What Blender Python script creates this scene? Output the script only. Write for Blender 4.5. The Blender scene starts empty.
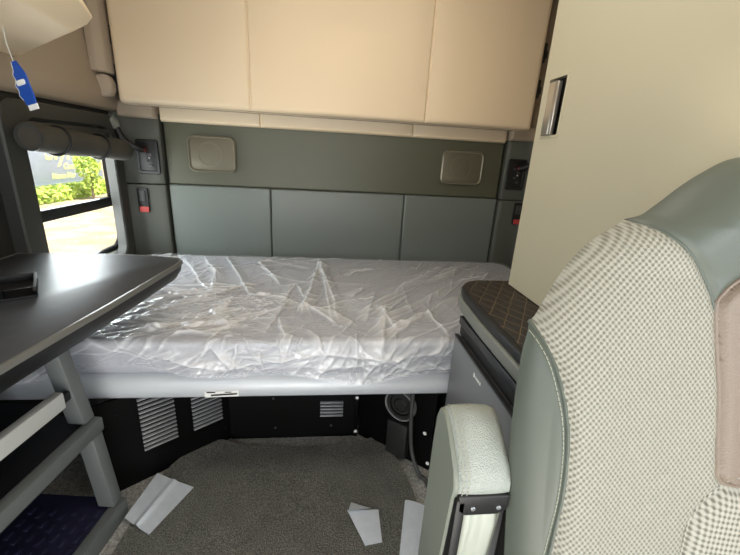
import bpy, bmesh, math, random
import numpy as np
from mathutils import Vector, Matrix
random.seed(7); np.random.seed(7)
SC = bpy.context.scene
COL = SC.collection
PI = math.pi

# ------------------------------------------------------------------ materials
def lin(c):
    c = c / 255.0
    return c / 12.92 if c <= 0.04045 else ((c + 0.055) / 1.055) ** 2.4
def rgb(r, g, b): return (lin(r), lin(g), lin(b), 1.0)
def new_mat(name):
    m = bpy.data.materials.new(name); m.use_nodes = True
    nt = m.node_tree; b = nt.nodes['Principled BSDF']
    return m, nt, b
def N(nt, kind, **kw):
    n = nt.nodes.new(kind)
    for k, v in kw.items(): setattr(n, k, v)
    return n
def mat(name, c, rough=.5, metal=0, spec=.5, var=.0, vscale=8, bump=0, bscale=400, bdist=.0006, kind='noise', c2=None):
    m, nt, b = new_mat(name)
    b.inputs['Roughness'].default_value = rough
    b.inputs['Metallic'].default_value = metal
    b.inputs['Specular IOR Level'].default_value = spec
    tc = N(nt, 'ShaderNodeTexCoord')
    col = rgb(*c)
    if var > 0 or c2:
        nz = N(nt, 'ShaderNodeTexNoise'); nz.inputs['Scale'].default_value = vscale; nz.inputs['Detail'].default_value = 4
        mx = N(nt, 'ShaderNodeMix', data_type='RGBA')
        other = rgb(*c2) if c2 else tuple(min(1, x * (1 - var)) for x in col[:3]) + (1,)
        mx.inputs[6].default_value = col; mx.inputs[7].default_value = other
        rp = N(nt, 'ShaderNodeValToRGB'); rp.color_ramp.elements[0].position = .35; rp.color_ramp.elements[1].position = .65
        nt.links.new(tc.outputs['Object'], nz.inputs['Vector'])
        nt.links.new(nz.outputs['Fac'], rp.inputs['Fac'])
        nt.links.new(rp.outputs['Color'], mx.inputs[0])
        nt.links.new(mx.outputs[2], b.inputs['Base Color'])
    else:
        b.inputs['Base Color'].default_value = col
    if bump > 0:
        if kind == 'voronoi':
            t = N(nt, 'ShaderNodeTexVoronoi'); t.inputs['Scale'].default_value = bscale; o = t.outputs['Distance']
        else:
            t = N(nt, 'ShaderNodeTexNoise'); t.inputs['Scale'].default_value = bscale; t.inputs['Detail'].default_value = 3; o = t.outputs['Fac']
        bp = N(nt, 'ShaderNodeBump'); bp.inputs['Strength'].default_value = bump; bp.inputs['Distance'].default_value = bdist
        nt.links.new(tc.outputs['Object'], t.inputs['Vector'])
        nt.links.new(o, bp.inputs['Height']); nt.links.new(bp.outputs['Normal'], b.inputs['Normal'])
    return m
M = {}
M['sage'] = mat('sage_vinyl', (103, 109, 104), .42, spec=.45, bump=.35, bscale=500)
M['olive'] = mat('olive_vinyl', (78, 79, 63), .42, spec=.45, bump=.35, bscale=500)
M['sage_dark'] = mat('sage_panel_plastic', (72, 74, 66), .5, bump=.2, bscale=700)
M['beige'] = mat('beige_vinyl', (224, 204, 173), .45, bump=.25, bscale=450)
M['console'] = mat('beige_console_vinyl', (240, 218, 184), .6, bump=.2, bscale=500)
M['taupe'] = mat('taupe_headliner', (168, 152, 132), .85, bump=.4, bscale=900)
M['ceiling'] = mat('ceiling_headliner', (190, 176, 152), .9, bump=.4, bscale=900)
M['wall'] = mat('dark_wall_trim', (37, 37, 35), .6, bump=.3, bscale=600)
M['frame'] = mat('window_surround_plastic', (54, 54, 50), .5, bump=.15, bscale=700)
M['black'] = mat('black_plastic', (20, 20, 21), .45, bump=.15, bscale=700)
M['blackpaint'] = mat('black_painted_steel', (4, 4, 5), .45, spec=.18, var=.4, vscale=6)
M['steel'] = mat('bare_steel', (190, 192, 196), .3, metal=.9)
M['louvre'] = mat('grey_louvre', (150, 150, 152), .4, metal=.2)
M['mattress'] = mat('mattress_fabric', (182, 184, 192), .85, bump=.4, bscale=900)
M['silver'] = mat('silver_bunk_rail', (202, 206, 211), .35, metal=.1)
M['table'] = mat('table_laminate', (62, 65, 71), .4, spec=.5, var=.18, vscale=30, bump=.15, bscale=260)
M['tablerim'] = mat('table_rim', (104, 104, 100), .35)
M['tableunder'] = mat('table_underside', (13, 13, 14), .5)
M['ladder'] = mat('grey_step_plastic', (102, 106, 105), .5, bump=.15, bscale=500)
M['ladderlight'] = mat('light_grey_bar', (205, 206, 202), .42)
M['tread'] = mat('navy_tread_rubber', (34, 33, 58), .5)
M['treadb'] = mat('black_tread_rubber', (14, 14, 20), .6)
M['carpet'] = mat('grey_floor_carpet', (186, 184, 178), .95, c2=(136, 134, 130), vscale=140, bump=.9, bscale=260, bdist=.004)
M['paper'] = mat('white_paper', (208, 214, 221), .8, var=.08, vscale=40, bump=.3, bscale=60, bdist=.002)
M['fridge'] = mat('fridge_charcoal', (116, 118, 120), .42, spec=.5, bump=.12, bscale=900)
M['fridgerail'] = mat('fridge_rail', (46, 47, 49), .42)
M['fridgeblack'] = mat('fridge_recess', (16, 16, 17), .5)
M['counter'] = mat('grey_counter', (120, 122, 115), .45)
M['cabinet'] = mat('cabinet_cream', (184, 176, 151), .5, spec=.35, bump=.15, bscale=500)
M['metal'] = mat('satin_metal', (186, 180, 170), .28, metal=.85)
M['bronze'] = mat('speaker_bronze', (132, 126, 110), .36, metal=.4)
M['leather'] = mat('sage_leather', (86, 92, 83), .45, spec=.5, bump=.4, bscale=420)
M['leatherarm'] = mat('armrest_leather', (126, 131, 120), .45, bump=.4, bscale=420)
M['leatherlt'] = mat('grey_grain_leather', (160, 165, 158), .34, spec=.6, bump=1, bscale=460, kind='voronoi', bdist=.0011)
M['tan'] = mat('tan_leather', (130, 116, 103), .45, bump=.7, bscale=380, kind='voronoi', bdist=.0008)
M['thread'] = mat('pale_thread', (172, 174, 156), .75)
M['cream'] = mat('cream_plastic', (176, 180, 168), .38)
M['seatplastic'] = mat('seat_shell_plastic', (58, 60, 58), .5)
M['red'] = mat('red_button', (186, 66, 62), .4)
M['white'] = mat('white_mark', (235, 235, 232), .6)
M['blue'] = mat('blue_card', (28, 78, 170), .5)
M['string'] = mat('pale_string', (190, 190, 180), .8)
M['hose'] = mat('dark_grey_hose', (60, 60, 60), .5)
M['darkbox'] = mat('dark_box', (36, 36, 36), .5, var=.3, vscale=40)
M['gravel'] = mat('sandy_gravel', (200, 180, 152), .95, c2=(160, 140, 116), vscale=1.3, bump=.5, bscale=6, bdist=.05)
M['trailer'] = mat('trailer_paint', (150, 156, 174), .5)
M['yellow'] = mat('yellow_lettering', (252, 244, 150), .6)
M['leaf'] = mat('leaf_green', (196, 212, 96), .6, c2=(150, 182, 70), vscale=9)
M['bark'] = mat('bark', (96, 80, 60), .9)
M['tyre'] = mat('tyre_rubber', (26, 26, 27), .8)

def mat_glass():
    m, nt, b = new_mat('window_glass')
    out = nt.nodes['Material Output']
    tr = N(nt, 'ShaderNodeBsdfTransparent'); tr.inputs[0].default_value = (.96, .98, .97, 1)
    gl = N(nt, 'ShaderNodeBsdfGlossy'); gl.inputs['Roughness'].default_value = .02
    fr = N(nt, 'ShaderNodeValue'); fr.outputs[0].default_value = .06
    mx = N(nt, 'ShaderNodeMixShader')
    nt.links.new(fr.outputs[0], mx.inputs[0]); nt.links.new(tr.outputs[0], mx.inputs[1]); nt.links.new(gl.outputs[0], mx.inputs[2])
    nt.links.new(mx.outputs[0], out.inputs['Surface']); nt.nodes.remove(b)
    return m
M['glass'] = mat_glass()

def mat_wrap():
    m, nt, b = new_mat('clear_plastic_wrap')
    out = nt.nodes['Material Output']
    tr = N(nt, 'ShaderNodeBsdfTransparent'); tr.inputs[0].default_value = (.97, .97, .98, 1)
    b.inputs['Base Color'].default_value = (.88, .89, .93, 1)
    b.inputs['Roughness'].default_value = .16
    b.inputs['Specular IOR Level'].default_value = 1.0
    b.inputs['Coat Weight'].default_value = 1.0
    b.inputs['Coat Roughness'].default_value = .08
    tc = N(nt, 'ShaderNodeTexCoord')
    mp = N(nt, 'ShaderNodeMapping'); mp.inputs['Scale'].default_value = (18, 55, 30); mp.inputs['Rotation'].default_value = (0, 0, .35)
    nz = N(nt, 'ShaderNodeTexNoise'); nz.inputs['Scale'].default_value = 1; nz.inputs['Detail'].default_value = 4; nz.inputs['Distortion'].default_value = 1.2
    bp = N(nt, 'ShaderNodeBump'); bp.inputs['Strength'].default_value = .8; bp.inputs['Distance'].default_value = .008
    nt.links.new(tc.outputs['Object'], mp.inputs['Vector']); nt.links.new(mp.outputs[0], nz.inputs['Vector'])
    nt.links.new(nz.outputs['Fac'], bp.inputs['Height']); nt.links.new(bp.outputs[0], b.inputs['Normal'])
    lw = N(nt, 'ShaderNodeLayerWeight'); lw.inputs['Blend'].default_value = .25
    nt.links.new(bp.outputs[0], lw.inputs['Normal'])
    mr = N(nt, 'ShaderNodeMapRange'); mr.inputs[3].default_value = .2; mr.inputs[4].default_value = .6
    nt.links.new(lw.outputs['Facing'], mr.inputs[0])
    at = N(nt, 'ShaderNodeAttribute', attribute_name='layers_glare')      # less clear along doubled folds, and where window glare is painted in
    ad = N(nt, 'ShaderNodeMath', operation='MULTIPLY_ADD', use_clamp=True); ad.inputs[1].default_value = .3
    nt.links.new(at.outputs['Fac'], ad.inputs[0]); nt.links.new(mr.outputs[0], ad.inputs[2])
    mx = N(nt, 'ShaderNodeMixShader')
    nt.links.new(ad.outputs[0], mx.inputs[0]); nt.links.new(tr.outputs[0], mx.inputs[1]); nt.links.new(b.outputs[0], mx.inputs[2])
    nt.links.new(mx.outputs[0], out.inputs['Surface'])
    return m
M['wrap'] = mat_wrap()

def mat_rug():
    m, nt, b = new_mat('dark_loop_rug')
    tc = N(nt, 'ShaderNodeTexCoord')
    v = N(nt, 'ShaderNodeTexVoronoi'); v.inputs['Scale'].default_value = 230
    n2 = N(nt, 'ShaderNodeTexNoise'); n2.inputs['Scale'].default_value = 14; n2.inputs['Detail'].default_value = 5
    n3 = N(nt, 'ShaderNodeTexNoise'); n3.inputs['Scale'].default_value = 210; n3.inputs['Detail'].default_value = 2
    for n in (v, n2, n3): nt.links.new(tc.outputs['Object'], n.inputs['Vector'])
    rp = N(nt, 'ShaderNodeValToRGB')
    e = rp.color_ramp.elements
    e[0].position = .38; e[0].color = rgb(96, 95, 90); e[1].position = .66; e[1].color = rgb(144, 142, 132)
    nt.links.new(n3.outputs['Fac'], rp.inputs['Fac'])
    mx = N(nt, 'ShaderNodeMix', data_type='RGBA', blend_type='MULTIPLY'); mx.inputs[0].default_value = .5
    nt.links.new(rp.outputs['Color'], mx.inputs[6]); nt.links.new(n2.outputs['Fac'], mx.inputs[7])
    nt.links.new(mx.outputs[2], b.inputs['Base Color'])
    bp = N(nt, 'ShaderNodeBump'); bp.inputs['Strength'].default_value = .9; bp.inputs['Distance'].default_value = .004
    nt.links.new(v.outputs['Distance'], bp.inputs['Height']); nt.links.new(bp.outputs[0], b.inputs['Normal'])
    b.inputs['Roughness'].default_value = .95
    return m
M['rug'] = mat_rug()

def mat_weave(name, light, dark, kx, kz, rot=0.0):
    """woven seat cloth: raised staggered knots over darker gaps"""
    m, nt, b = new_mat(name)
    tc = N(nt, 'ShaderNodeTexCoord')
    mp = N(nt, 'ShaderNodeMapping'); mp.inputs['Rotation'].default_value = (0, rot, 0)
    nt.links.new(tc.outputs['Object'], mp.inputs['Vector'])
    sp = N(nt, 'ShaderNodeSeparateXYZ'); nt.links.new(mp.outputs[0], sp.inputs[0])
    def wave(out, k):
        a = N(nt, 'ShaderNodeMath', operation='MULTIPLY'); a.inputs[1].default_value = k
        nt.links.new(out, a.inputs[0])
        s = N(nt, 'ShaderNodeMath', operation='SINE'); nt.links.new(a.outputs[0], s.inputs[0])
        return s.outputs[0]
    sx, sz = wave(sp.outputs['X'], kx), wave(sp.outputs['Z'], kz)
    pr = N(nt, 'ShaderNodeMath', operation='MULTIPLY'); nt.links.new(sx, pr.inputs[0]); nt.links.new(sz, pr.inputs[1])
    mr = N(nt, 'ShaderNodeMapRange'); mr.inputs[1].default_value = -.9; mr.inputs[2].default_value = .3
    nt.links.new(pr.outputs[0], mr.inputs[0])
    mx = N(nt, 'ShaderNodeMix', data_type='RGBA'); mx.inputs[6].default_value = rgb(*dark); mx.inputs[7].default_value = rgb(*light)
    nt.links.new(mr.outputs[0], mx.inputs[0]); nt.links.new(mx.outputs[2], b.inputs['Base Color'])
    bp = N(nt, 'ShaderNodeBump'); bp.inputs['Strength'].default_value = .9; bp.inputs['Distance'].default_value = .0016
    nt.links.new(mr.outputs[0], bp.inputs['Height']); nt.links.new(bp.outputs[0], b.inputs['Normal'])
    b.inputs['Roughness'].default_value = .55; b.inputs['Specular IOR Level'].default_value = .4
    return m
M['weave'] = mat_weave('seat_weave', (166, 164, 152), (122, 119, 106), 900, 760)
M['weave2'] = mat_weave('seat_rib', (176, 174, 162), (108, 105, 93), 640, 620, .6)

def mat_quilt():
    """dark brown mat with tan diamond stitching"""
    m, nt, b = new_mat('quilted_mat')
    tc = N(nt, 'ShaderNodeTexCoord')
    sp = N(nt, 'ShaderNodeSeparateXYZ'); nt.links.new(tc.outputs['Object'], sp.inputs[0])
    nz = N(nt, 'ShaderNodeTexNoise'); nz.inputs['Scale'].default_value = 26
    nt.links.new(tc.outputs['Object'], nz.inputs['Vector'])
    def line(kx, ky):
        a = N(nt, 'ShaderNodeMath', operation='MULTIPLY'); a.inputs[1].default_value = kx; nt.links.new(sp.outputs['X'], a.inputs[0])
        c = N(nt, 'ShaderNodeMath', operation='MULTIPLY_ADD'); c.inputs[1].default_value = ky
        nt.links.new(sp.outputs['Y'], c.inputs[0]); nt.links.new(a.outputs[0], c.inputs[2])
        d = N(nt, 'ShaderNodeMath', operation='MULTIPLY_ADD'); d.inputs[1].default_value = .9
        nt.links.new(nz.outputs['Fac'], d.inputs[0]); nt.links.new(c.outputs[0], d.inputs[2])
        e = N(nt, 'ShaderNodeMath', operation='SINE'); nt.links.new(d.outputs[0], e.inputs[0])
        f = N(nt, 'ShaderNodeMath', operation='ABSOLUTE'); nt.links.new(e.outputs[0], f.inputs[0]); return f.outputs[0]
    mn = N(nt, 'ShaderNodeMath', operation='MINIMUM')
    nt.links.new(line(70, 42), mn.inputs[0]); nt.links.new(line(70, -42), mn.inputs[1])
    rp = N(nt, 'ShaderNodeValToRGB'); e = rp.color_ramp.elements
    e[0].position = .0; e[0].color = rgb(112, 92, 64); e[1].position = .14; e[1].color = rgb(36, 32, 29)
    nt.links.new(mn.outputs[0], rp.inputs['Fac']); nt.links.new(rp.outputs['Color'], b.inputs['Base Color'])
    bp = N(nt, 'ShaderNodeBump'); bp.inputs['Strength'].default_value = .7; bp.inputs['Distance'].default_value = .004
    nt.links.new(mn.outputs[0], bp.inputs['Height']); nt.links.new(bp.outputs[0], b.inputs['Normal'])
    b.inputs['Roughness'].default_value = .6
    return m
M['quilt'] = mat_quilt()

def mat_mesh(name, c, c2, k):
    m, nt, b = new_mat(name)
    tc = N(nt, 'ShaderNodeTexCoord')
    v = N(nt, 'ShaderNodeTexVoronoi'); v.inputs['Scale'].default_value = k; v.inputs['Randomness'].default_value = .1
    nt.links.new(tc.outputs['Object'], v.inputs['Vector'])
    rp = N(nt, 'ShaderNodeValToRGB'); e = rp.color_ramp.elements
    e[0].position = .3; e[0].color = rgb(*c2); e[1].position = .5; e[1].color = rgb(*c)
    nt.links.new(v.outputs['Distance'], rp.inputs['Fac']); nt.links.new(rp.outputs['Color'], b.inputs['Base Color'])
    b.inputs['Roughness'].default_value = .5; b.inputs['Metallic'].default_value = .3
    return m
M['grille'] = mat_mesh('speaker_grille', (116, 111, 94), (78, 74, 61), 260)

# ------------------------------------------------------------------ builders
WORLD = {}
def link(o, parent, wloc):
    COL.objects.link(o); WORLD[o.name] = Vector(wloc)
    if parent is not None:
        o.parent = parent; o.location = Vector(wloc) - WORLD[parent.name]
    else:
        o.location = wloc
    return o
def tag(o, label=None, cat=None, group=None, kind=None):
    if label: o['label'] = label
    if cat: o['category'] = cat
    if group: o['group'] = group
    if kind: o['kind'] = kind
    return o
def thing(name, loc, label, cat, group=None):
    o = bpy.data.objects.new(name, None); o.empty_display_size = .05
    link(o, None, loc); return tag(o, label, cat, group)
def mk(name, geo, m, parent=None, smooth=True, bevel=0, seg=2, angle=40, merge=True):
    """geo: (verts, faces) in world coordinates -> one mesh object"""
    vs, fs = geo
    a = np.array([tuple(v) for v in vs], float)
    lo, hi = a.min(0), a.max(0)
    org = Vector(((lo[0] + hi[0]) / 2, (lo[1] + hi[1]) / 2, lo[2] if parent is None else (lo[2] + hi[2]) / 2))
    me = bpy.data.meshes.new(name)
    me.from_pydata([tuple(Vector(v) - org) for v in a.tolist()], [], [tuple(f) for f in fs])
    bm = bmesh.new(); bm.from_mesh(me)
    if merge: bmesh.ops.remove_doubles(bm, verts=bm.verts, dist=1e-6)
    bmesh.ops.recalc_face_normals(bm, faces=bm.faces)
    if bevel:
        es = [e for e in bm.edges if len(e.link_faces) == 2 and e.calc_face_angle() > math.radians(30)]
        bmesh.ops.bevel(bm, geom=es, offset=bevel, segments=seg, profile=.5, affect='EDGES', clamp_overlap=True)
    if smooth:
        for f in bm.faces: f.smooth = True
        for e in bm.edges:
            if len(e.link_faces) == 2 and e.calc_face_angle(0) > math.radians(angle): e.smooth = False
    bm.to_mesh(me); bm.free()
    mm = m if isinstance(m, bpy.types.Material) else M[m]
    me.materials.append(mm)
    o = bpy.data.objects.new(name, me)
    return link(o, parent, org)
def join(*gs):
    V, F = [], []
    for v, f in gs:
        k = len(V); V += [tuple(x) for x in v]; F += [tuple(i + k for i in q) for q in f]
    return V, F
def box(x0, x1, y0, y1, z0, z1):
    v = [(x, y, z) for z in (z0, z1) for y in (y0, y1) for x in (x0, x1)]
    return v, [(0, 2, 3, 1), (4, 5, 7, 6), (0, 1, 5, 4), (2, 6, 7, 3), (0, 4, 6, 2), (1, 3, 7, 5)]
def obb(c, ax, h):
    c = Vector(c); ax = [Vector(a).normalized() for a in ax]
    v = [tuple(c + ax[0] * h[0] * sx + ax[1] * h[1] * sy + ax[2] * h[2] * sz) for sz in (-1, 1) for sy in (-1, 1) for sx in (-1, 1)]
    return v, [(0, 2, 3, 1), (4, 5, 7, 6), (0, 1, 5, 4), (2, 6, 7, 3), (0, 4, 6, 2), (1, 3, 7, 5)]
def prism(poly, ext):
    n = len(poly); e = Vector(ext)
    v = [tuple(Vector(p)) for p in poly] + [tuple(Vector(p) + e) for p in poly]
    return v, [tuple(range(n)), tuple(range(2 * n - 1, n - 1, -1))] + [(i, (i + 1) % n, n + (i + 1) % n, n + i) for i in range(n)]
def frames(path):
    P = [Vector(p) for p in path]; T = []
    for i in range(len(P)):
        T.append((P[min(i + 1, len(P) - 1)] - P[max(i - 1, 0)]).normalized())
    up = Vector((0, 0, 1)) if abs(T[0].z) < .9 else Vector((1, 0, 0))
    out = []; a = (up - T[0] * up.dot(T[0])).normalized()
    for p, t in zip(P, T):
        a = (a - t * a.dot(t)).normalized(); out.append((p, a, t.cross(a)))
    return out
def tube(path, r, n=10):
    fr = frames(path); V, F = [], []
    for k, (p, a, b) in enumerate(fr):
        rr = r[k] if isinstance(r, (list, tuple)) else r
        for j in range(n):
            q = 2 * PI * j / n; V.append(tuple(p + a * math.cos(q) * rr + b * math.sin(q) * rr))
    for k in range(len(fr) - 1):
        for j in range(n): F.append((k * n + j, k * n + (j + 1) % n, (k + 1) * n + (j + 1) % n, (k + 1) * n + j))
    F.append(tuple(range(n - 1, -1, -1))); F.append(tuple(range((len(fr) - 1) * n, len(fr) * n)))
    return V, F
def smooth_path(pts, n=8):
    P = [Vector(p) for p in pts]; out = []
    for i in range(len(P) - 1):
        p0, p1, p2, p3 = P[max(i - 1, 0)], P[i], P[i + 1], P[min(i + 2, len(P) - 1)]
        for k in range(n):
            t = k / n
            out.append(.5 * ((2 * p1) + (p2 - p0) * t + (2 * p0 - 5 * p1 + 4 * p2 - p3) * t * t + (3 * p1 - p0 - 3 * p2 + p3) * t ** 3))
    out.append(P[-1]); return out
def rrect(w, h, r, n=6):
    """rounded rectangle outline centred on 0, counter-clockwise"""
    pts = []
    for cx, cy, a0 in ((w / 2 - r, h / 2 - r, 0), (-w / 2 + r, h / 2 - r, 90), (-w / 2 + r, -h / 2 + r, 180), (w / 2 - r, -h / 2 + r, 270)):
        for k in range(n + 1):
            a = math.radians(a0 + 90 * k / n); pts.append((cx + r * math.cos(a), cy + r * math.sin(a)))
    return pts
def on_plane(c, u, v, pts):
    c, u, v = Vector(c), Vector(u), Vector(v)
    return [tuple(c + u * a + v * b) for a, b in pts]
def loft(loops, cap0=True, cap1=True):
    n = len(loops[0]); V = [tuple(p) for l in loops for p in l]; F = []
    for k in range(len(loops) - 1):
        for j in range(n): F.append((k * n + j, k * n + (j + 1) % n, (k + 1) * n + (j + 1) % n, (k + 1) * n + j))
    if cap0: F.append(tuple(range(n - 1, -1, -1)))
    if cap1: F.append(tuple(range((len(loops) - 1) * n, len(loops) * n)))
    return V, F
def ring(c, u, v, nrm, wo, ho, ro, wi, hi, ri, d, n=8, ci=(0, 0)):
    """rounded frame: outer and inner rounded rectangles with depth d along nrm and softened front lips"""
    nv = Vector(nrm)
    def L(w, h, r, k, off=(0, 0)):
        return [tuple(Vector(p) + nv * k) for p in on_plane(c, u, v, [(a + off[0], b + off[1]) for a, b in rrect(w, h, r, n)])]
    e = min(abs(d) * .35, .006)
    sgn = 1 if d > 0 else -1
    loops = [L(wo, ho, ro, 0), L(wo, ho, ro, d - e * sgn), L(wo - 2 * e, ho - 2 * e, max(ro - e, .001), d),
             L(wi + 2 * e, hi + 2 * e, ri + e, d, ci), L(wi, hi, ri, d - e * sgn, ci), L(wi, hi, ri, 0, ci)]
    loops.append(loops[0])
    return loft(loops, False, False)
def slab(c, u, v, nrm, w, h, r, d, e=.002, n=6):
    """rounded-rectangle plate with softened front edge"""
    nv = Vector(nrm)
    def L(i, k): return [tuple(Vector(p) + nv * k) for p in on_plane(c, u, v, rrect(w - 2 * i, h - 2 * i, max(r - i, .0005), n))]
    return loft([L(0, 0), L(0, d - e), L(e * .3, d - e * .3), L(e, d)])
def disc(c, nrm, r, d, n=24, e=.0):
    c, nv = Vector(c), Vector(nrm).normalized()
    up = Vector((0, 0, 1)) if abs(nv.z) < .9 else Vector((1, 0, 0))
    a = nv.cross(up).normalized(); b = nv.cross(a)
    def L(rr, k): return [tuple(c + nv * k + a * rr * math.cos(2 * PI * j / n) + b * rr * math.sin(2 * PI * j / n)) for j in range(n)]
    return loft([L(r, 0), L(r, d - e), L(r - e, d)] if e else [L(r, 0), L(r, d)])
def annulus(c, nrm, ro, ri, d, n=32):
    c, nv = Vector(c), Vector(nrm).normalized()
    up = Vector((0, 0, 1)) if abs(nv.z) < .9 else Vector((1, 0, 0))
    a = nv.cross(up).normalized(); b = nv.cross(a)
    def L(rr, k): return [tuple(c + nv * k + a * rr * math.cos(2 * PI * j / n) + b * rr * math.sin(2 * PI * j / n)) for j in range(n)]
    l0 = L(ro, 0)
    return loft([l0, L(ro, d), L(ri, d), L(ri, 0), l0], False, False)
def pad(o, u, v, nrm, w, h, depth, r, nx=60, ny=40, wob=0.0, back=.0, seed=0, seams=()):
    """upholstered cushion face: flat with rounded, tucked-in borders"""
    o, u, v, nv = Vector(o), Vector(u), Vector(v), Vector(nrm)
    def axis(n, L):
        t = np.linspace(0, 1, n); t = .5 - .5 * np.cos(PI * t); t = .6 * t + .4 * np.linspace(0, 1, n); return t * L
    X, Y = axis(nx, w), axis(ny, h); V, F = [], []
    if seams:
        X = np.unique(np.concatenate([X] + [sx + np.linspace(-.016, .016, 17) for sx in seams])); nx = len(X)
    for b in Y:
        for a in X:
            def pr(d): q = min(1, d / r); return math.sqrt(max(0, 1 - (1 - q) ** 2))
            k = depth * pr(min(a, w - a)) * pr(min(b, h - b))
            if wob: k += wob * math.sin(a * 9 + seed) * math.sin(b * 7 + seed * 2) * pr(min(a, w - a)) * pr(min(b, h - b))
            for sx in seams: k -= (.007 * math.exp(-((a - sx) / .0045) ** 2) + .006 * math.exp(-((a - sx) / .05) ** 2)) * pr(min(b, h - b))
            V.append(tuple(o + u * a + v * b + nv * k))
    for j in range(ny - 1):
        for i in range(nx - 1): F.append((j * nx + i, j * nx + i + 1, (j + 1) * nx + i + 1, (j + 1) * nx + i))
    brd = [i for i in range(nx)] + [j * nx + nx - 1 for j in range(1, ny)] + [(ny - 1) * nx + i for i in range(nx - 2, -1, -1)] + [j * nx for j in range(ny - 2, 0, -1)]
    k = len(V); nb = len(brd)
    for i in brd: V.append(tuple(Vector(V[i]) - nv * max(back, .002)))
    for i in range(nb): F.append((brd[i], k + i, k + (i + 1) % nb, brd[(i + 1) % nb]))
    F.append(tuple(k + i for i in range(nb)))
    return V, F
def text_geo(s, size, c, u, v, nrm, depth=.0006, shear=0, bold=0, align='CENTER'):
    cu = bpy.data.curves.new('lettering', 'FONT'); cu.body = s; cu.size = size; cu.extrude = depth; cu.offset = bold
    cu.align_x = align; cu.align_y = 'CENTER'; cu.shear = shear; cu.resolution_u = 3
    ob = bpy.data.objects.new('lettering', cu); COL.objects.link(ob)
    me = bpy.data.meshes.new_from_object(ob.evaluated_get(bpy.context.evaluated_depsgraph_get()))
    u, v, nv, c = Vector(u), Vector(v), Vector(nrm), Vector(c)
    V = [tuple(c + u * p.co.x + v * p.co.y + nv * p.co.z) for p in me.vertices]; F = [tuple(p.vertices) for p in me.polygons]
    bpy.data.objects.remove(ob); bpy.data.curves.remove(cu); bpy.data.meshes.remove(me)
    return V, F
def screw(name, c, nrm, r, m, parent):
    return mk(name, disc(c, nrm, r, r * .5, 14, r * .25), m, parent)

# ------------------------------------------------------------------ camera (phone held between the seats, looking back)
pitch, roll, yaw = math.radians(18), math.radians(3.3), math.radians(6.9)
fw = Vector((math.sin(yaw) * math.cos(pitch), math.cos(yaw) * math.cos(pitch), -math.sin(pitch)))
r0 = Vector((math.cos(yaw), -math.sin(yaw), 0)); u0 = r0.cross(fw)
cr = r0 * math.cos(roll) + u0 * math.sin(roll); cu_ = -r0 * math.sin(roll) + u0 * math.cos(roll)
cam = bpy.data.cameras.new('camera'); cam.sensor_width = 36; cam.lens = 375 / 740 * 36; cam.clip_start = .01; cam.clip_end = 200
co = bpy.data.objects.new('camera', cam); COL.objects.link(co)
mw = Matrix((cr, cu_, -fw)).transposed().to_4x4(); mw.translation = (0, 0, 1.12)
co.matrix_world = mw; SC.camera = co

# ------------------------------------------------------------------ the cab shell
def struct(name, geo, m, parent=None, **kw):
    o = mk(name, geo, m, parent, **kw); o['kind'] = 'structure'; return o
X0, X1, YB, ZC = -1.05, 1.15, 2.15, 2.0
struct('floor', box(X0, X1, -1.15, YB, -.04, 0), 'carpet', smooth=False)
struct('ceiling', box(X0 - .05, X1 + .05, -1.2, YB + .05, ZC, ZC + .05), 'ceiling', smooth=False)
# left wall with the sleeper window and the door window left open
WY0, WY1, WZ0, WZ1 = 1.41, 2.115, .575, 1.17
DY0, DY1, DZ0, DZ1 = -.9, -.05, .95, 1.6
def wall_x(xa, xb, holes, zt=ZC):
    gs = []; y = -1.2
    for (a, b, c, d) in holes:
        gs += [box(xa, xb, y, a, -.04, zt), box(xa, xb, a, b, -.04, c), box(xa, xb, a, b, d, zt)]; y = b
    gs.append(box(xa, xb, y, YB + .05, -.04, zt)); return join(*gs)
struct('wall_left', wall_x(X0 - .06, X0, [(DY0, DY1, DZ0, DZ1), (WY0, WY1, WZ0, WZ1)]), 'wall', smooth=False)
struct('wall_right', wall_x(X1, X1 + .06, [(DY0, DY1, DZ0, DZ1)]), 'taupe', smooth=False)
struct('wall_front', box(X0, X1, -1.2, -1.15, 1.72, ZC), 'wall', smooth=False)
wb = struct('wall_back', box(X0, X1, YB, YB + .05, -.04, ZC), 'sage_dark', smooth=False)
ux, uz, ny_ = (1, 0, 0), (0, 0, 1), (0, -1, 0)
o = mk('upper_padded_panel', pad((-.838, 2.135, .922), ux, uz, ny_, 1.81, .31, .012, .007, 80, 50, back=.015), 'olive', wb)
for a, b in ((-.838, -.314), (-.313, .425), (.426, .972)):
    mk('lower_padded_panel', pad((a + .001, 2.135, .42), ux, uz, ny_, b - a, .5, .014, .008, 70, 70, .002, back=.015, seed=a * 5), 'sage', wb)
# corner columns beside the padded wall
def column(name, poly, z0, z1):
    return struct(name, prism([(x, y, z0) for x, y in poly], (0, 0, z1 - z0)), 'sage_dark', bevel=.006)
Lp = [(-.842, 2.15), (-.842, 2.10), (-.87, 2.092), (-.96, 2.086), (-1.02, 2.07), (-1.05, 2.055), (-1.05, 2.15)]
Rp = [(.976, 2.15), (.976, 2.10), (1.0, 2.092), (1.08, 2.086), (1.12, 2.07), (1.15, 2.05), (1.15, 2.15)]
for nm, P in (('trim_left', Lp), ('trim_right', Rp)):
    t = struct(nm, join(prism([(x, y, .44) for x, y in P], (0, 0, .476)), prism([(x, y, .92) for x, y in P], (0, 0, .34))), 'sage_dark', bevel=.005)
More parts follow.
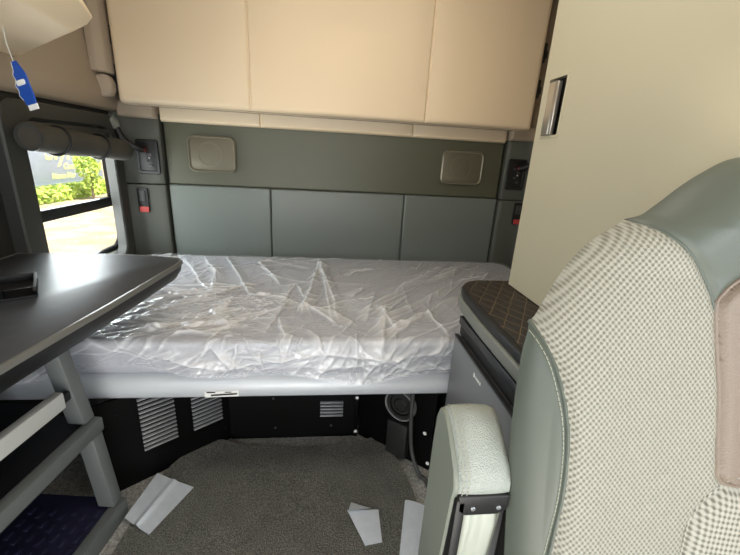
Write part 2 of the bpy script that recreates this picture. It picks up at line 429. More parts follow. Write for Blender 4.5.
# beige padded strips above the wall
def strip(name, x0, x1, z0, z1, y, m='beige'):
    return struct(name, pad((x0, y + .02, z0), ux, uz, ny_, x1 - x0, z1 - z0, .030, .014, 90, 18, .002, back=YB - y - .02), m)
struct('trim_1', pad((-.838, 2.12, 1.224), ux, uz, ny_, 1.803, .084, .030, .014, 110, 18, .002, back=.03, seams=(.488, 1.278)), 'beige')
strip('trim_2', -1.02, -.844, 1.232, 1.31, 2.07, 'taupe')
strip('trim_3', .972, 1.14, 1.238, 1.318, 2.07, 'taupe')
struct('trim_4', box(X0, X1, 2.11, YB, 1.29, ZC), 'taupe', smooth=False)
# upholstered upper side wall, with a soft roll at its lower edge
pr = [(-1.05, 1.235), (-1.035, 1.228), (-1.012, 1.24), (-1.0, 1.27), (-1.0, 1.31), (-1.012, 1.36), (-1.02, 1.5), (-1.02, 2.0), (-1.05, 2.0)]
struct('trim_5', prism([(x, -.02, z + .022) for x, z in pr], (0, 2.13, 0)), 'taupe', bevel=.006)
# pillar between the side wall and the folded bunk
struct('trim_6', prism([(-1.02, 1.90, 1.40), (-.985, 1.90, 1.40), (-.962, 1.925, 1.40), (-.958, 1.97, 1.40), (-.965, 2.03, 1.40), (-1.02, 2.05, 1.40)], (0, 0, .58)), 'taupe', bevel=.008, seg=3)

# ------------------------------------------------------------------ window on the left
nx_ = (1, 0, 0)
w = struct('window_1', ring((-1.05, 1.70, .86), (0, 1, 0), (0, 0, 1), nx_, .70, .745, .08, .53, .60, .06, .045, 8, (.008, .015)), 'frame')
mk('window_reveal', ring((-1.112, 1.7625, .8725), (0, 1, 0), (0, 0, 1), nx_, .70, .59, .05, .69, .575, .048, .06), 'counter', w)
mk('sash', ring((-1.108, 1.7625, .8725), (0, 1, 0), (0, 0, 1), nx_, .69, .575, .06, .64, .535, .055, .022), 'black', w)
mk('sash_bar', box(-1.108, -1.078, 1.43, 2.09, .808, .852), 'black', w, bevel=.002)
mk('sash_post', box(-1.106, -1.082, 2.045, 2.075, .852, 1.14), 'black', w, bevel=.002)
mk('pane', box(-1.099, -1.096, 1.42, 2.09, .59, .83), 'glass', w, smooth=False)
mk('pane', box(-1.094, -1.091, 1.42, 2.09, .83, 1.15), 'glass', w, smooth=False)
mk('latch', box(-1.082, -1.066, 2.048, 2.068, .97, 1.04), 'black', w, bevel=.003)

s = thing('roller_shade', (-.955, 1.68, 1.05), 'rolled grey fabric shade tied across the top of the side window', 'window shade')
nn = 26
def sz(y): return 1.116 - (y - 1.39) * .062
def roll_loop(y, r): return [(-.955 + r * math.cos(2 * PI * j / nn), y, sz(y) + r * math.sin(2 * PI * j / nn) * 1.04) for j in range(nn)]
mk('roll', loft([roll_loop(y, .043 + .0018 * math.sin(y * 17)) for y in np.linspace(1.385, 1.945, 30)]), mat('shade_fabric', (74, 71, 63), .85, bump=.5, bscale=300, var=.25, vscale=5), s)
mk('end_disc', annulus((-.955, 1.3845, sz(1.385)), (0, -1, 0), .043, .033, .003), 'frame', s)
mk('end_disc', disc((-.955, 1.3845, sz(1.385)), (0, -1, 0), .033, .0015), mat('shade_core', (66, 60, 52), .7), s)
for yy in (1.51, 1.76):
    ring_pts = [(-.955 + .047 * math.cos(a), yy + .012 * math.sin(a), sz(yy) + .048 * math.sin(a)) for a in np.linspace(0, 2 * PI, 25)]
    mk('strap', tube(ring_pts, .005, 8), 'black', s)
mk('mounting_board', box(-1.048, -1.004, 1.435, 1.955, 1.10, 1.168), 'frame', s, bevel=.004)

# ------------------------------------------------------------------ outside
struct('ground', box(-45, -1.6, -20, 60, -1.35, -1.25), 'gravel', smooth=False)
t = thing('semi_trailer', (-12.2, 14, -1.25), 'grey blue semi trailer with yellow lettering parked outside the window', 'trailer')
mk('trailer_body', box(-13.5, -11, 7.5, 20.3, -.72, 2.1), 'trailer', t, bevel=.03)
mk('side_rail', box(-11.0, -10.96, 7.5, 20.3, -.78, -.66), 'steel', t)
for yy in (9.2, 10.5, 18.2, 19.4):
    wv = mk('wheel', join(annulus((-11.05, yy, -.80), (-1, 0, 0), .45, .27, .28), disc((-11.1, yy, -.80), (-1, 0, 0), .28, .2)), 'tyre', t)
yv = (0, 1, 0)
mk('lettering', text_geo('S.y.', 1.15, (-10.99, 17.25, .62), yv, uz, nx_, .004, .35, .012), 'yellow', t)
mk('lettering', text_geo('Cones', .34, (-10.99, 17.95, -.02), yv, uz, nx_, .004, .2, .006), 'yellow', t)
mk('lettering', text_geo('Nome Nor', .32, (-10.99, 17.45, -.38), yv, uz, nx_, .004, .2, .006), 'yellow', t)
def leaves(c, size, n, ls, seed):
    rnd = random.Random(seed); V, F = [], []
    for _ in range(n):
        while True:
            p = [rnd.uniform(-1, 1) for _ in range(3)]
            if sum(q * q for q in p) < 1: break
        p = Vector((c[0] + p[0] * size[0], c[1] + p[1] * size[1], max(c[2] + p[2] * size[2], -1.23)))
        a = Vector([rnd.gauss(0, 1) for _ in range(3)]).normalized(); b = a.orthogonal().normalized()
        l = ls * rnd.uniform(.6, 1.3); k = len(V); nrm = a.cross(b) * l * .12
        V += [tuple(p - a * l), tuple(p + b * l * .45 + nrm), tuple(p + a * l), tuple(p - b * l * .45 + nrm)]
        F.append((k, k + 1, k + 2)); F.append((k, k + 2, k + 3))
    return V, F
wd = mk('weeds', leaves((-10.55, 17, -1.0), (.34, 3.6, .36), 1500, .13, 3), 'leaf', smooth=False)
tag(wd, 'strip of bright green weeds growing along the foot of the trailer outside', 'weeds', kind='stuff')
sp = thing('sapling', (-9.6, 16.75, -1.25), 'slender leafy green sapling standing before the far end of the trailer', 'tree')
mk('trunk', tube([(-9.6, 16.75, -1.25), (-9.58, 16.8, -.4), (-9.62, 16.7, .4), (-9.6, 16.75, 1.0)], [.05, .04, .025, .01], 8), 'bark', sp)
mk('foliage', join(leaves((-9.6, 16.7, .25), (.4, .55, .7), 420, .11, 5), leaves((-9.6, 17.0, -.5), (.36, .45, .3), 160, .1, 6)), 'leaf', sp, smooth=False)

# ------------------------------------------------------------------ back wall fittings
def speaker(cx, cz, label, rim):
    t = thing('wall_speaker', (cx, 2.113, cz), label, 'speaker', 'speakers on the back wall')
    c = (cx, 2.1135, cz)
    mk('rim', ring(c, ux, uz, ny_, .236, .178, .032, .214, .156, .024, .016), rim, t)
    mk('grille', slab((cx, 2.1125, cz), ux, uz, ny_, .214, .156, .024, .008), 'grille', t)
    mk('driver_ring', annulus((cx - .01, 2.105, cz), ny_, .060, .056, .0028), 'grille', t)
    return t
speaker(-.600, 1.080, 'rectangular wall speaker with bronze rim on the left of the padded back wall', 'bronze')
speaker(.735, 1.082, 'rectangular wall speaker with bronze rim on the right, nearer the tall cabinet', 'bronze')
def reading_lamp(cx, y, cz, side, label):
    t = thing('reading_lamp', (cx, y, cz - .08), label, 'reading lamp', 'reading lamps over the bunk')
    mk('mounting_plate', ring((cx, y, cz), ux, uz, ny_, .108, .166, .012, .078, .132, .006, .008), 'black', t)
    mk('switch_plate', slab((cx, y, cz), ux, uz, ny_, .084, .138, .006, .005), 'black', t)
    for k, (a, b) in enumerate(((-.012, .03), (.012, .012), (-.006, -.018), (.012, -.04))):
        mk('button', slab((cx + a, y - .005, cz + b), ux, uz, ny_, .018, .012, .003, .004), 'hose', t)
    mk('indicator', slab((cx + .008, y - .006, cz - .004), ux, uz, ny_, .007, .007, .002, .003), 'white', t)
    s = side
    pts = smooth_path([(cx + s * .012, y - .006, cz + .035), (cx + s * .03, y - .03, cz + .04), (cx + s * .075, y - .06, cz + .075), (cx + s * .10, y - .075, cz + .14)])
    mk('gooseneck', tube(pts, .015, 12), 'black', t)
    mk('red_collar', tube([(cx + s * .006, y - .004, cz + .033), (cx + s * .024, y - .022, cz + .037)], .0145, 12), mat('dark_red_collar', (70, 18, 20), .4), t)
    e = Vector(pts[-1])
    mk('lamp_head', tube([e + Vector((0, .012, -.02)), e + Vector((s * .005, 0, .004)), e + Vector((s * .016, -.02, .03))], [.018, .027, .024], 14), 'counter', t)
    return t
reading_lamp(-.905, 2.086, 1.052, -1, 'black gooseneck reading lamp on its switch plate beside the side window')
reading_lamp(1.040, 2.084, 1.062, 1, 'black gooseneck reading lamp on its switch plate, half behind the tall cabinet')
def alarm(cx, y, cz, label):
    t = thing('wall_switch', (cx, y, cz - .06), label, 'switch', 'red button switches over the bunk')
    mk('switch_plate', slab((cx, y, cz), ux, uz, ny_, .052, .124, .008, .008), 'black', t)
    mk('rocker', slab((cx, y - .008, cz + .022), ux, uz, ny_, .03, .05, .004, .006), 'hose', t)
    mk('red_button', slab((cx + .004, y - .008, cz - .046), ux, uz, ny_, .044, .028, .004, .008), 'red', t)
alarm(-.952, 2.084, .836, 'black wall switch with a red button below the lamp near the window')
alarm(1.088, 2.083, .846, 'black wall switch with a red button at the edge of the tall cabinet')

# ------------------------------------------------------------------ upper bunk folded up
t = thing('upper_bunk', (.04, 1.99, 1.285), 'folded-up beige padded upper bunk filling the top of the back wall', 'bunk')
mk('cushion', pad((-.950, 1.985, 1.285), ux, uz, ny_, 1.972, .70, .036, .022, 90, 60, .003, back=.05, seed=2, seams=(.579, 1.415)), 'beige', t)
mk('bunk_frame', join(box(-.95, 1.02, 2.03, 2.09, 1.287, 1.98)), 'black', t, bevel=.006)
mk('edge_piping', tube([(-.948, 1.978, 1.985), (-.948, 1.978, 1.29), (1.02, 1.978, 1.29), (1.02, 1.978, 1.985)], .005, 8), 'taupe', t)
for z in (1.44, 1.60):
    mk('latch', join(box(1.018, 1.045, 1.985, 2.02, z, z + .085), box(1.024, 1.056, 1.992, 2.01, z + .02, z + .055)), 'black', t, bevel=.004)
for z in (1.37, 1.52):
    mk('latch', box(-.964, -.948, 1.985, 2.02, z, z + .075), 'black', t, bevel=.004)
h = thing('belt_guide', (-.972, 1.99, 1.31), 'small beige notched guide bracket at the lower left corner of the folded bunk', 'bracket')
mk('guide_body', prism([(-1.045, 1.93, 1.30), (-1.045, 1.93, 1.385), (-.985, 1.93, 1.396), (-.966, 1.93, 1.388), (-.956, 1.93, 1.36), (-.958, 1.93, 1.33), (-.972, 1.93, 1.305)], (0, .05, 0)), 'taupe', h, bevel=.008, seg=3)
mk('slot', box(-.975, -.955, 1.985, 2.012, 1.335, 1.395), 'black', h, bevel=.004)

# ------------------------------------------------------------------ overhead console, upper left
k0 = [(-1.045, 1.50, 1.36), (-.97, 1.45, 1.36), (-.614, 1.098, 1.36), (-.584, .892, 1.36), (-.56, .45, 1.36), (-1.045, .45, 1.36)]
k1 = [(-.600, 1.140, 1.388), (-.572, 1.120, 1.398), (-.535, 1.0, 1.402), (-.515, .45, 1.404)]
top = [(-1.045, 1.50, 1.60), (-.98, 1.47, 1.60), (-.70, 1.15, 1.62), (-.66, .45, 1.62), (-1.045, .45, 1.60)]
Vc = k0 + k1 + top
Fc = [(0, 1, 2, 3, 4, 5), (2, 6, 7, 8, 3), (3, 8, 9, 4), (10, 14, 13, 12, 11), (0, 10, 11, 1), (1, 11, 12, 6, 2), (6, 12, 7), (7, 12, 8), (8, 12, 13, 9), (4, 9, 13, 14, 5), (5, 14, 10, 0)]
c = mk('overhead_console', (Vc, Fc), 'console', bevel=.006, seg=3)
tag(c, 'beige overhead storage console jutting out at the upper left above the table', 'console')

# blue hanging card
t = thing('hanging_card', (-.76, 1.09, 1.19), 'small blue hanging card with white bands, dangling under the beige console', 'tag')
cx, cy = -.745, 1.10
u_, v_ = Vector((.86, -.5, 0)).normalized(), Vector((-.16, 0, 1)).normalized(); u_ = (u_ - v_ * u_.dot(v_)).normalized(); n_ = u_.cross(v_)
if n_.y > 0: n_ = -n_
outl = [(-.016, .052), (.004, .052), (.024, .02), (.028, -.03), (.026, -.05), (-.014, -.05), (-.02, -.036), (-.031, -.024), (-.025, -.012), (-.032, .0), (-.022, .012), (-.027, .024), (-.018, .034)]
cc = Vector((cx, cy, 1.240))
outl = [(a * 1.02, b * .95) for a, b in outl]
mk('card', prism(on_plane(cc, u_, v_, outl), n_ * .003), 'blue', t, smooth=False)
mk('white_band', slab(cc + u_ * -.004 + v_ * .003 + n_ * .003, u_, v_, n_, .038, .012, .0055, .0015, .0005), 'white', t)
mk('white_band', obb(cc + u_ * .009 - v_ * .0535 + n_ * .0015, (u_, v_, n_), (.020, .006, .0012)), 'white', t, smooth=False)
mk('white_edge', tube([cc + u_ * a + v_ * b + n_ * .0018 for a, b in outl[6:] + outl[:1]], .0016, 6), 'white', t)
mk('string', tube([cc + u_ * -.010 + v_ * .05, cc + Vector((-.020, 0, .085)), cc + Vector((-.020, .0, .121))], .0012, 6), 'string', t)

# ------------------------------------------------------------------ table
t = thing('folding_table', (-.8, .85, .70), 'dark grey table top with pale rim reaching over the end of the mattress', 'table')
edge = [(-1.046, 1.355), (-.72, 1.372), (-.56, 1.352), (-.515, 1.335), (-.497, 1.31), (-.493, 1.27), (-.505, 1.10), (-.522, .90), (-.542, .72), (-.558, .56), (-.60, .34), (-.64, .24), (-1.046, .24)]
def inset(poly, d):
    P = [Vector((a, b)) for a, b in poly]; out = []
    for i in range(len(P)):
        a, b, c_ = P[i - 1], P[i], P[(i + 1) % len(P)]
        n1 = Vector(((b - a).y, -(b - a).x)).normalized(); n2 = Vector(((c_ - b).y, -(c_ - b).x)).normalized()
        n = (n1 + n2).normalized(); s = d / max(.4, n.dot(n1)); out.append((b.x + n.x * s, b.y + n.y * s))
    return out
e_in = [(max(a, -1.046), b) for a, b in inset(edge, .010)]
def L(p, z): return [(a, b, z) for a, b in p]
mk('table_top', loft([L(e_in, .728), L(e_in, .7395), L([(max(a, -1.046), b) for a, b in inset(edge, .012)], .7405)]), 'table', t, angle=30)
mk('rim', loft([L(e_in, .727), L(edge, .728), L(edge, .738), L(inset(edge, .004), .7415), L(e_in, .7405), L(e_in, .727)], False, False), 'tablerim', t, angle=50)
e2 = [(max(a, -1.046), b) for a, b in inset(edge, .014)]
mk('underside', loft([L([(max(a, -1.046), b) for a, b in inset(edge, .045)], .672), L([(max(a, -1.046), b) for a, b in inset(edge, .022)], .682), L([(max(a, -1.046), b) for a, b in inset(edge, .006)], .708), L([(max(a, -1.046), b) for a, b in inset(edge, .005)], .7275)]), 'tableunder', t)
mk('wall_bracket', box(-1.048, -1.02, .4, 1.2, .55, .68), 'black', t, bevel=.004)
# small open tray lying on the table
t = thing('small_tray', (-.80, .975, .742), 'small black open tray lying on the table at the left edge', 'tray')
tu = Vector((.55, -.83, 0)).normalized(); tv = Vector((.83, .55, 0)).normalized()
tc_ = Vector((-.80, .975, .742))
def TB(a0, a1, b0, b1, z0, z1): return obb(tc_ + tu * (a0 + a1) / 2 + tv * (b0 + b1) / 2 + Vector((0, 0, (z0 + z1) / 2)), (tu, tv, (0, 0, 1)), ((a1 - a0) / 2, (b1 - b0) / 2, (z1 - z0) / 2))
mk('tray_base', TB(-.07, .07, -.06, .06, 0, .005), 'black', t, smooth=False)
mk('tray_wall', join(TB(-.07, .07, .054, .06, .005, .026), TB(-.07, .07, -.06, -.054, .005, .026), TB(-.07, -.064, -.054, .054, .005, .026), TB(.064, .07, -.054, .054, .005, .026)), 'tableunder', t, bevel=.001)

# ------------------------------------------------------------------ step unit under the table
t = thing('bunk_steps', (-.84, .7, 0), 'grey step ladder unit with dark treads standing under the table', 'steps')
dv = Vector((-.115, -1, 0)).normalized(); pv = Vector((-1, .115, 0)).normalized()   # along the front edge towards the camera, and inwards
def SP(s, p, z): q = Vector((-.612, .955, 0)) + dv * s + pv * p; return Vector((q.x, q.y, z))
def SB(s0, s1, p0, p1, z0, z1): return obb((SP((s0 + s1) / 2, (p0 + p1) / 2, (z0 + z1) / 2)), (dv, pv, (0, 0, 1)), ((s1 - s0) / 2, abs(p1 - p0) / 2, (z1 - z0) / 2))
def frame_at(p0, z0, z1, s_end, wdt=.30):
    return join(SB(-.02, s_end, p0, p0 + .034, z0, z1), SB(s_end - .035, s_end, p0 + .034, p0 + wdt, z0, z1), SB(.018, s_end - .035, p0 + wdt - .03, p0 + wdt, z0, z1 - .022))
mk('step_frame', frame_at(.0, .0, .062, .62), 'ladder', t, bevel=.006)
mk('step_frame', frame_at(.026, .318, .362, .62, .28), 'ladder', t, bevel=.006)
def lean(s0, s1, z0, p0, z1, p1, th):
    a = [SP(s0, p0, z0), SP(s1, p0, z0), SP(s1, p0 + th, z0), SP(s0, p0 + th, z0)]; b = [SP(s0, p1, z1), SP(s1, p1, z1), SP(s1, p1 + th, z1), SP(s0, p1 + th, z1)]
    return loft([[tuple(q) for q in a], [tuple(q) for q in b]])
mk('stile', join(lean(-.018, .022, .062, .012, .318, .034, .05), lean(-.018, .022, .362, .046, .668, .092, .05)), 'ladder', t, bevel=.005)
mk('stile', join(lean(.58, .62, .062, .012, .318, .034, .05), lean(.58, .62, .362, .046, .668, .092, .05)), 'ladder', t, bevel=.005)
mk('front_bar', SB(.045, .60, .064, .088, .438, .486), 'ladderlight', t, bevel=.004)
mk('bar_bracket', SB(.015, .05, .068, .084, .448, .474), 'black', t, bevel=.003)
mk('bar_bracket', SB(.585, .6, .060, .11, .44, .484), 'black', t, bevel=.003)
tr = mk('tread', SB(-.018, .585, .035, .27, .03, .056), 'tread', t, smooth=False)
gs = []
for i in range(14):
    for j in range(7):
        gs.append(SB(.03 + i * .039 + (j % 2) * .012, .054 + i * .039 + (j % 2) * .012, .045 + j * .032, .058 + j * .032, .056, .062))
mk('raised_grip', join(*gs), 'tread', tr, bevel=.002)
mk('tread', SB(-.018, .585, .06, .276, .338, .356), 'treadb', t, smooth=False)
mk('tread', SB(.05, .585, .092, .288, .428, .445), 'treadb', t, smooth=False)
mk('back_panel', SB(.0, .6, .31, .32, .0, .665), 'blackpaint', t, smooth=False)

# ------------------------------------------------------------------ lower bunk
t = thing('lower_bunk', (.02, 1.6, .33), 'silver grey lower bunk frame under the plastic wrapped mattress', 'bunk')
prof = [(1.10, .350), (1.075, .352), (1.064, .362), (1.062, .385), (1.068, .412), (1.082, .430), (1.10, .436)]
mk('front_rail', prism([(-1.03, y, z) for y, z in prof], (2.06, 0, 0)), 'silver', t, angle=60)
mk('deck', box(-1.04, 1.1, 1.10, 2.095, .36, .436), 'black', t, smooth=False)
st = mk('warning_sticker', obb((-.325, 1.0615, .372), ((1, 0, .03), (0, 1, 0), (0, 0, 1)), (.052, .0012, .0105)), 'white', t, smooth=False)
mk('black_bar', join(obb((-.318, 1.0600, .3705), ((1, 0, .06), (0, 1, 0), (0, 0, 1)), (.040, .0006, .0028)), obb((-.358, 1.0600, .379), ((1, 0, 0), (0, 1, 0), (0, 0, 1)), (.013, .0006, .002)), obb((-.305, 1.0600, .379), ((1, 0, 0), (0, 1, 0), (0, 0, 1)), (.010, .0006, .0014))), 'black', st, smooth=False)

MX0, MX1, MY0, MY1, MZ0, MZ1 = -.99, 1.045, 1.075, 2.088, .437, .548
t = thing('mattress', (.03, 1.58, MZ0), 'grey bunk mattress still sealed in wrinkled clear plastic', 'mattress')
ol = rrect(MX1 - MX0, MY1 - MY0, .07, 8); mc = ((MX0 + MX1) / 2, (MY0 + MY1) / 2)
def ML(i, z): return [(mc[0] + a * (1 - 2 * i / (MX1 - MX0)), mc[1] + b * (1 - 2 * i / (MY1 - MY0)), z) for a, b in ol]
mk('mattress_core', loft([ML(.008, MZ0), ML(.0, MZ0 + .012), ML(0, MZ1 - .012), ML(.004, MZ1 - .003), ML(.012, MZ1)]), 'mattress', t, angle=60)
mk('edge_piping', loft([ML(.002, MZ1 - .016), ML(-.003, MZ1 - .012), ML(-.003, MZ1 - .008), ML(.002, MZ1 - .004)], False, False), 'paper', t)

# wrinkled plastic: a sheet pulled over the top and down the front
nu, nvv = 600, 360
Ltop = MY1 - MY0 + .004; Lf = .105; Rr = .016
X = np.linspace(MX0 - .006, MX1 + .006, nu); S = np.linspace(0, Ltop + Lf, nvv)
XX, SS = np.meshgrid(X, S)
YY = MY1 + .004 - SS                      # unrolled y
Hh = np.zeros_like(XX)
LAY_GLARE = np.zeros_like(XX)
def crease(pts, amp, wd, sharp=1.2):
    """raise a sharp fold along a polyline; the film is doubled along its ridge"""
    m = wd * 12
    x0, x1 = min(p[0] for p in pts) - m, max(p[0] for p in pts) + m; y0, y1 = min(p[1] for p in pts) - m, max(p[1] for p in pts) + m
    i0, i1 = np.searchsorted(X, x0), np.searchsorted(X, x1); j0, j1 = np.searchsorted(S, MY1 + .004 - y1), np.searchsorted(S, MY1 + .004 - y0)
    if i1 <= i0 or j1 <= j0: return
    xx, yy = XX[j0:j1, i0:i1], YY[j0:j1, i0:i1]
    best = np.full(xx.shape, 9.0); side = np.zeros(xx.shape); par = np.zeros(xx.shape)
    tot = sum(math.dist(pts[i], pts[i + 1]) for i in range(len(pts) - 1)); run = 0
    for i in range(len(pts) - 1):
        (ax, ay), (bx, by) = pts[i], pts[i + 1]
        dx, dy = bx - ax, by - ay; l2 = dx * dx + dy * dy + 1e-12; l = math.sqrt(l2)
        tt = np.clip(((xx - ax) * dx + (yy - ay) * dy) / l2, 0, 1)
        d = np.hypot(xx - ax - tt * dx, yy - ay - tt * dy)
        m_ = d < best; best = np.where(m_, d, best); side = np.where(m_, np.sign((xx - ax) * dy - (yy - ay) * dx), side); par = np.where(m_, (run + tt * l) / tot, par); run += l
    fade = np.clip(np.sin(np.clip(par, .0, 1) * PI) * 1.7 + .1, 0, 1)
    Hh[j0:j1, i0:i1] += amp * fade * np.exp(-(best / np.where((side > 0) | (amp < .0065), wd, wd * 4)) ** sharp)
    if amp > .0065: LAY_GLARE[j0:j1, i0:i1] += .8 * fade * np.where(side < 0, np.exp(-(best / (wd * 5)) ** 2), np.exp(-(best / (wd * .8)) ** 2))
    LAY_GLARE[j0:j1, i0:i1] += min(1, amp / .006) * fade * np.exp(-(best / (wd * .45)) ** 2)
def wob(p0, p1, n, j):
    q = []
    for i in range(n + 1):
        t_ = i / n; k_ = j * math.sin(t_ * PI)
        q.append((p0[0] + (p1[0] - p0[0]) * t_ + random.gauss(0, k_), p0[1] + (p1[1] - p0[1]) * t_ + random.gauss(0, k_)))
    return q
main = [
 [(-.766, 2.034), (-.62, 1.75), (-.456, 1.463)], [(-.682, 2.073), (-.529, 1.767), (-.456, 1.463)], [(-.556, 2.055), (-.415, 1.73), (-.288, 1.406)],
 [(-.362, 1.958), (-.198, 1.58)], [(-.047, 2.016), (-.062, 1.626), (-.093, 1.325)], [(-.047, 2.016), (.015, 1.517), (.045, 1.212)],
 [(-.671, 1.337), (-.559, 1.443), (-.375, 1.499)], [(-.635, 1.256), (-.486, 1.385), (-.314, 1.612)], [(-.378, 1.045), (-.305, 1.196), (-.214, 1.282), (-.117, 1.353)],
 [(-.377, 1.254), (-.36, 1.435)], [(-.465, 1.15), (-.305, 1.196)], [(-.139, 1.622), (-.082, 1.414), (-.11, 1.272)], [(-.165, 1.395), (-.139, 1.622)],
 [(-.079, 1.354), (.044, 1.177)], [(-.168, 1.245), (-.131, 1.092)], [(-.419, 1.317), (-.379, 1.241)], [(-.197, 1.111), (-.178, 1.245), (-.144, 1.411)],
 [(.719, 2.033), (.394, 1.667), (.117, 1.279)], [(.631, 1.705), (.384, 1.418), (.225, 1.267), (.113, 1.075)], [(.579, 1.501), (.334, 1.254), (.147, 1.097)],
 [(.197, 1.075), (.327, 1.226), (.417, 1.333)], [(-.046, 2.03), (-.005, 1.556), (.021, 1.194)], [(-.046, 2.03), (-.071, 1.474), (-.094, 1.246)],
 [(.715, 1.904), (.538, 1.725)], [(.209, 1.328), (.241, 1.146)], [(.386, 1.316), (.41, 1.098)], [(.86, 2.04), (.62, 1.86), (.45, 1.62)], [(.9, 1.9), (.7, 1.62), (.55, 1.3)],
 [(-.55, 1.04), (-.3, 1.0), (.0, 1.055), (.25, 1.03)], [(-.2, .99), (.1, 1.02), (.45, 1.06)], [(-.35, 1.07), (-.28, 1.0)], [(.1, 1.07), (.3, .99), (.5, .985)]]
for c_ in main:
    q = [c_[0]]
    for i in range(len(c_) - 1): q += wob(c_[i], c_[i + 1], 5, .0035)[1:]
    crease(q, random.uniform(.007, .012), random.uniform(.005, .009))
    for _ in range(3):      # lighter folds fanning out from the big ones
        a_ = random.choice(q); b_ = (a_[0] + random.gauss(0, .12), a_[1] + random.gauss(0, .12))
        crease(wob(a_, b_, 4, .003), random.uniform(.002, .005), random.uniform(.003, .006))
for _ in range(230):        # long diagonal pulls and short crumples
    cx, cy = random.uniform(-.95, 1.0), random.uniform(.99, 2.05)
    a = random.choice([.9, 1.1, 2.1, .5, 2.5]) + random.gauss(0, .25)
    if cx < -.15 and cy < 1.6: a = random.gauss(.15, .3)
    if cx > .1: a = random.gauss(.85, .3)
    l = random.uniform(.04, .22)
    crease(wob((cx - math.cos(a) * l, cy - math.sin(a) * l), (cx + math.cos(a) * l, cy + math.sin(a) * l), 5, .003), random.uniform(.002, .0075), random.uniform(.003, .009))
for _ in range(380):        # crinkles near the left front and over the front lip
    r_ = random.random()
    if r_ < .7: cx, cy, a, l = random.uniform(-.9, -.25), random.uniform(1.09, 1.48), random.gauss(.25, .3), random.uniform(.02, .08)
    else: cx, cy, a, l = random.uniform(-.6, .5), random.uniform(.965, 1.07), random.gauss(.45, .45), random.uniform(.02, .09)
    crease(wob((cx - math.cos(a) * l, cy - math.sin(a) * l), (cx + math.cos(a) * l, cy + math.sin(a) * l), 3, .002), random.uniform(.003, .007), random.uniform(.003, .006))
for _ in range(14):
    kx, ky, ph = random.uniform(4, 22), random.uniform(4, 22), random.uniform(0, 6)
    Hh += .0007 * np.sin(XX * kx + YY * ky * random.choice([-1, 1]) + ph)
Hh = .0055 + Hh * .9; Hh = np.maximum(Hh, .0035)
ef = np.clip(np.minimum(XX - X[0], X[-1] - XX) / .05, 0, 1) * np.clip(SS / .05, 0, 1)
Hh = .003 + (Hh - .003) * ef
hem = .014 * np.sin(X * 5.5 + 1) + .012 * np.sin(X * 13) + np.where(X > -.45, 0, .02 * np.sin((X + .45) * 6))
V = []
for j in range(nvv):
    for i in range(nu):
        x, s_, hh = X[i], S[j], Hh[j, i]
        if s_ < Ltop - Rr: py, pz, nyy, nzz = MY1 + .004 - s_, MZ1, 0, 1
        elif s_ < Ltop + Rr * .57:
            q = (s_ - (Ltop - Rr)) / Rr; q = min(q, PI / 2)
            py, pz, nyy, nzz = MY0 + Rr - math.sin(q) * Rr, MZ1 - Rr + math.cos(q) * Rr, -math.sin(q), math.cos(q)
        else:
            f = (s_ - Ltop - Rr * .57) / (Lf - Rr * .57)
            py, pz, nyy, nzz = MY0 - .002 * f, MZ1 - Rr - f * (MZ1 - Rr - .432 + hem[i]), -1, 0
            if pz < .443: hh = max(hh, .010 + (.443 - pz) * .35)
        xe = x
        if s_ < .07:
            dd = .07 - math.sqrt(max(0, .07 ** 2 - (.07 - s_) ** 2))
            xe = min(max(x, MX0 - .004 + dd), MX1 + .004 - dd)
        V.append((xe, py + nyy * hh, pz + nzz * hh))
F = [(j * nu + i, j * nu + i + 1, (j + 1) * nu + i + 1, (j + 1) * nu + i) for j in range(nvv - 1) for i in range(nu - 1)]
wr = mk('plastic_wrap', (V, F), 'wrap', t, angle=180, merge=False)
LAY_GLARE += .05 * np.clip((SS - Ltop + .012) / .012, 0, 1)
LAY_GLARE += 1.2 * np.exp(-((XX + .62) / .26) ** 2 - ((YY - 1.24) / .16) ** 2)      # window glare painted as whiter, more opaque film at the left front
Hh *= 1 - .5 * np.clip((SS - Ltop + .02) / .02, 0, 1)
lay_glare = np.clip(LAY_GLARE, 0, 2).ravel()
assert len(wr.data.vertices) == len(lay_glare)
wr.data.attributes.new('layers_glare', 'FLOAT', 'POINT').data.foreach_set('value', lay_glare.astype(np.float32)); wr['label'] = 'clear wrinkled plastic wrap'
sl = mk('paper_slip', prism([(.045, 1.515, MZ1), (.112, 1.520, MZ1), (.145, 1.315, MZ1), (.03, 1.322, MZ1)], (0, 0, .002)), 'paper', smooth=False)
tag(sl, 'small white paper slip under the plastic on top of the mattress', 'paper')

# ------------------------------------------------------------------ panels under the bunk
def louvres(name, c, u, v, nrm, w, n, pitch_, parent, up0=0):
    u, v, nv, c = Vector(u).normalized(), Vector(v), Vector(nrm).normalized(), Vector(c)
    gs = []
    for i in range(n):
        q = c - v * (i * pitch_)
        sec = [(0, .0035), (.007, .0015), (.009, -.001), (.007, -.0045), (0, -.0055)]
        gs.append(prism([tuple(q - u * w / 2 + nv * a + v * b) for a, b in sec], u * w))
    return mk(name, join(*gs), 'louvre', parent, bevel=.0012)
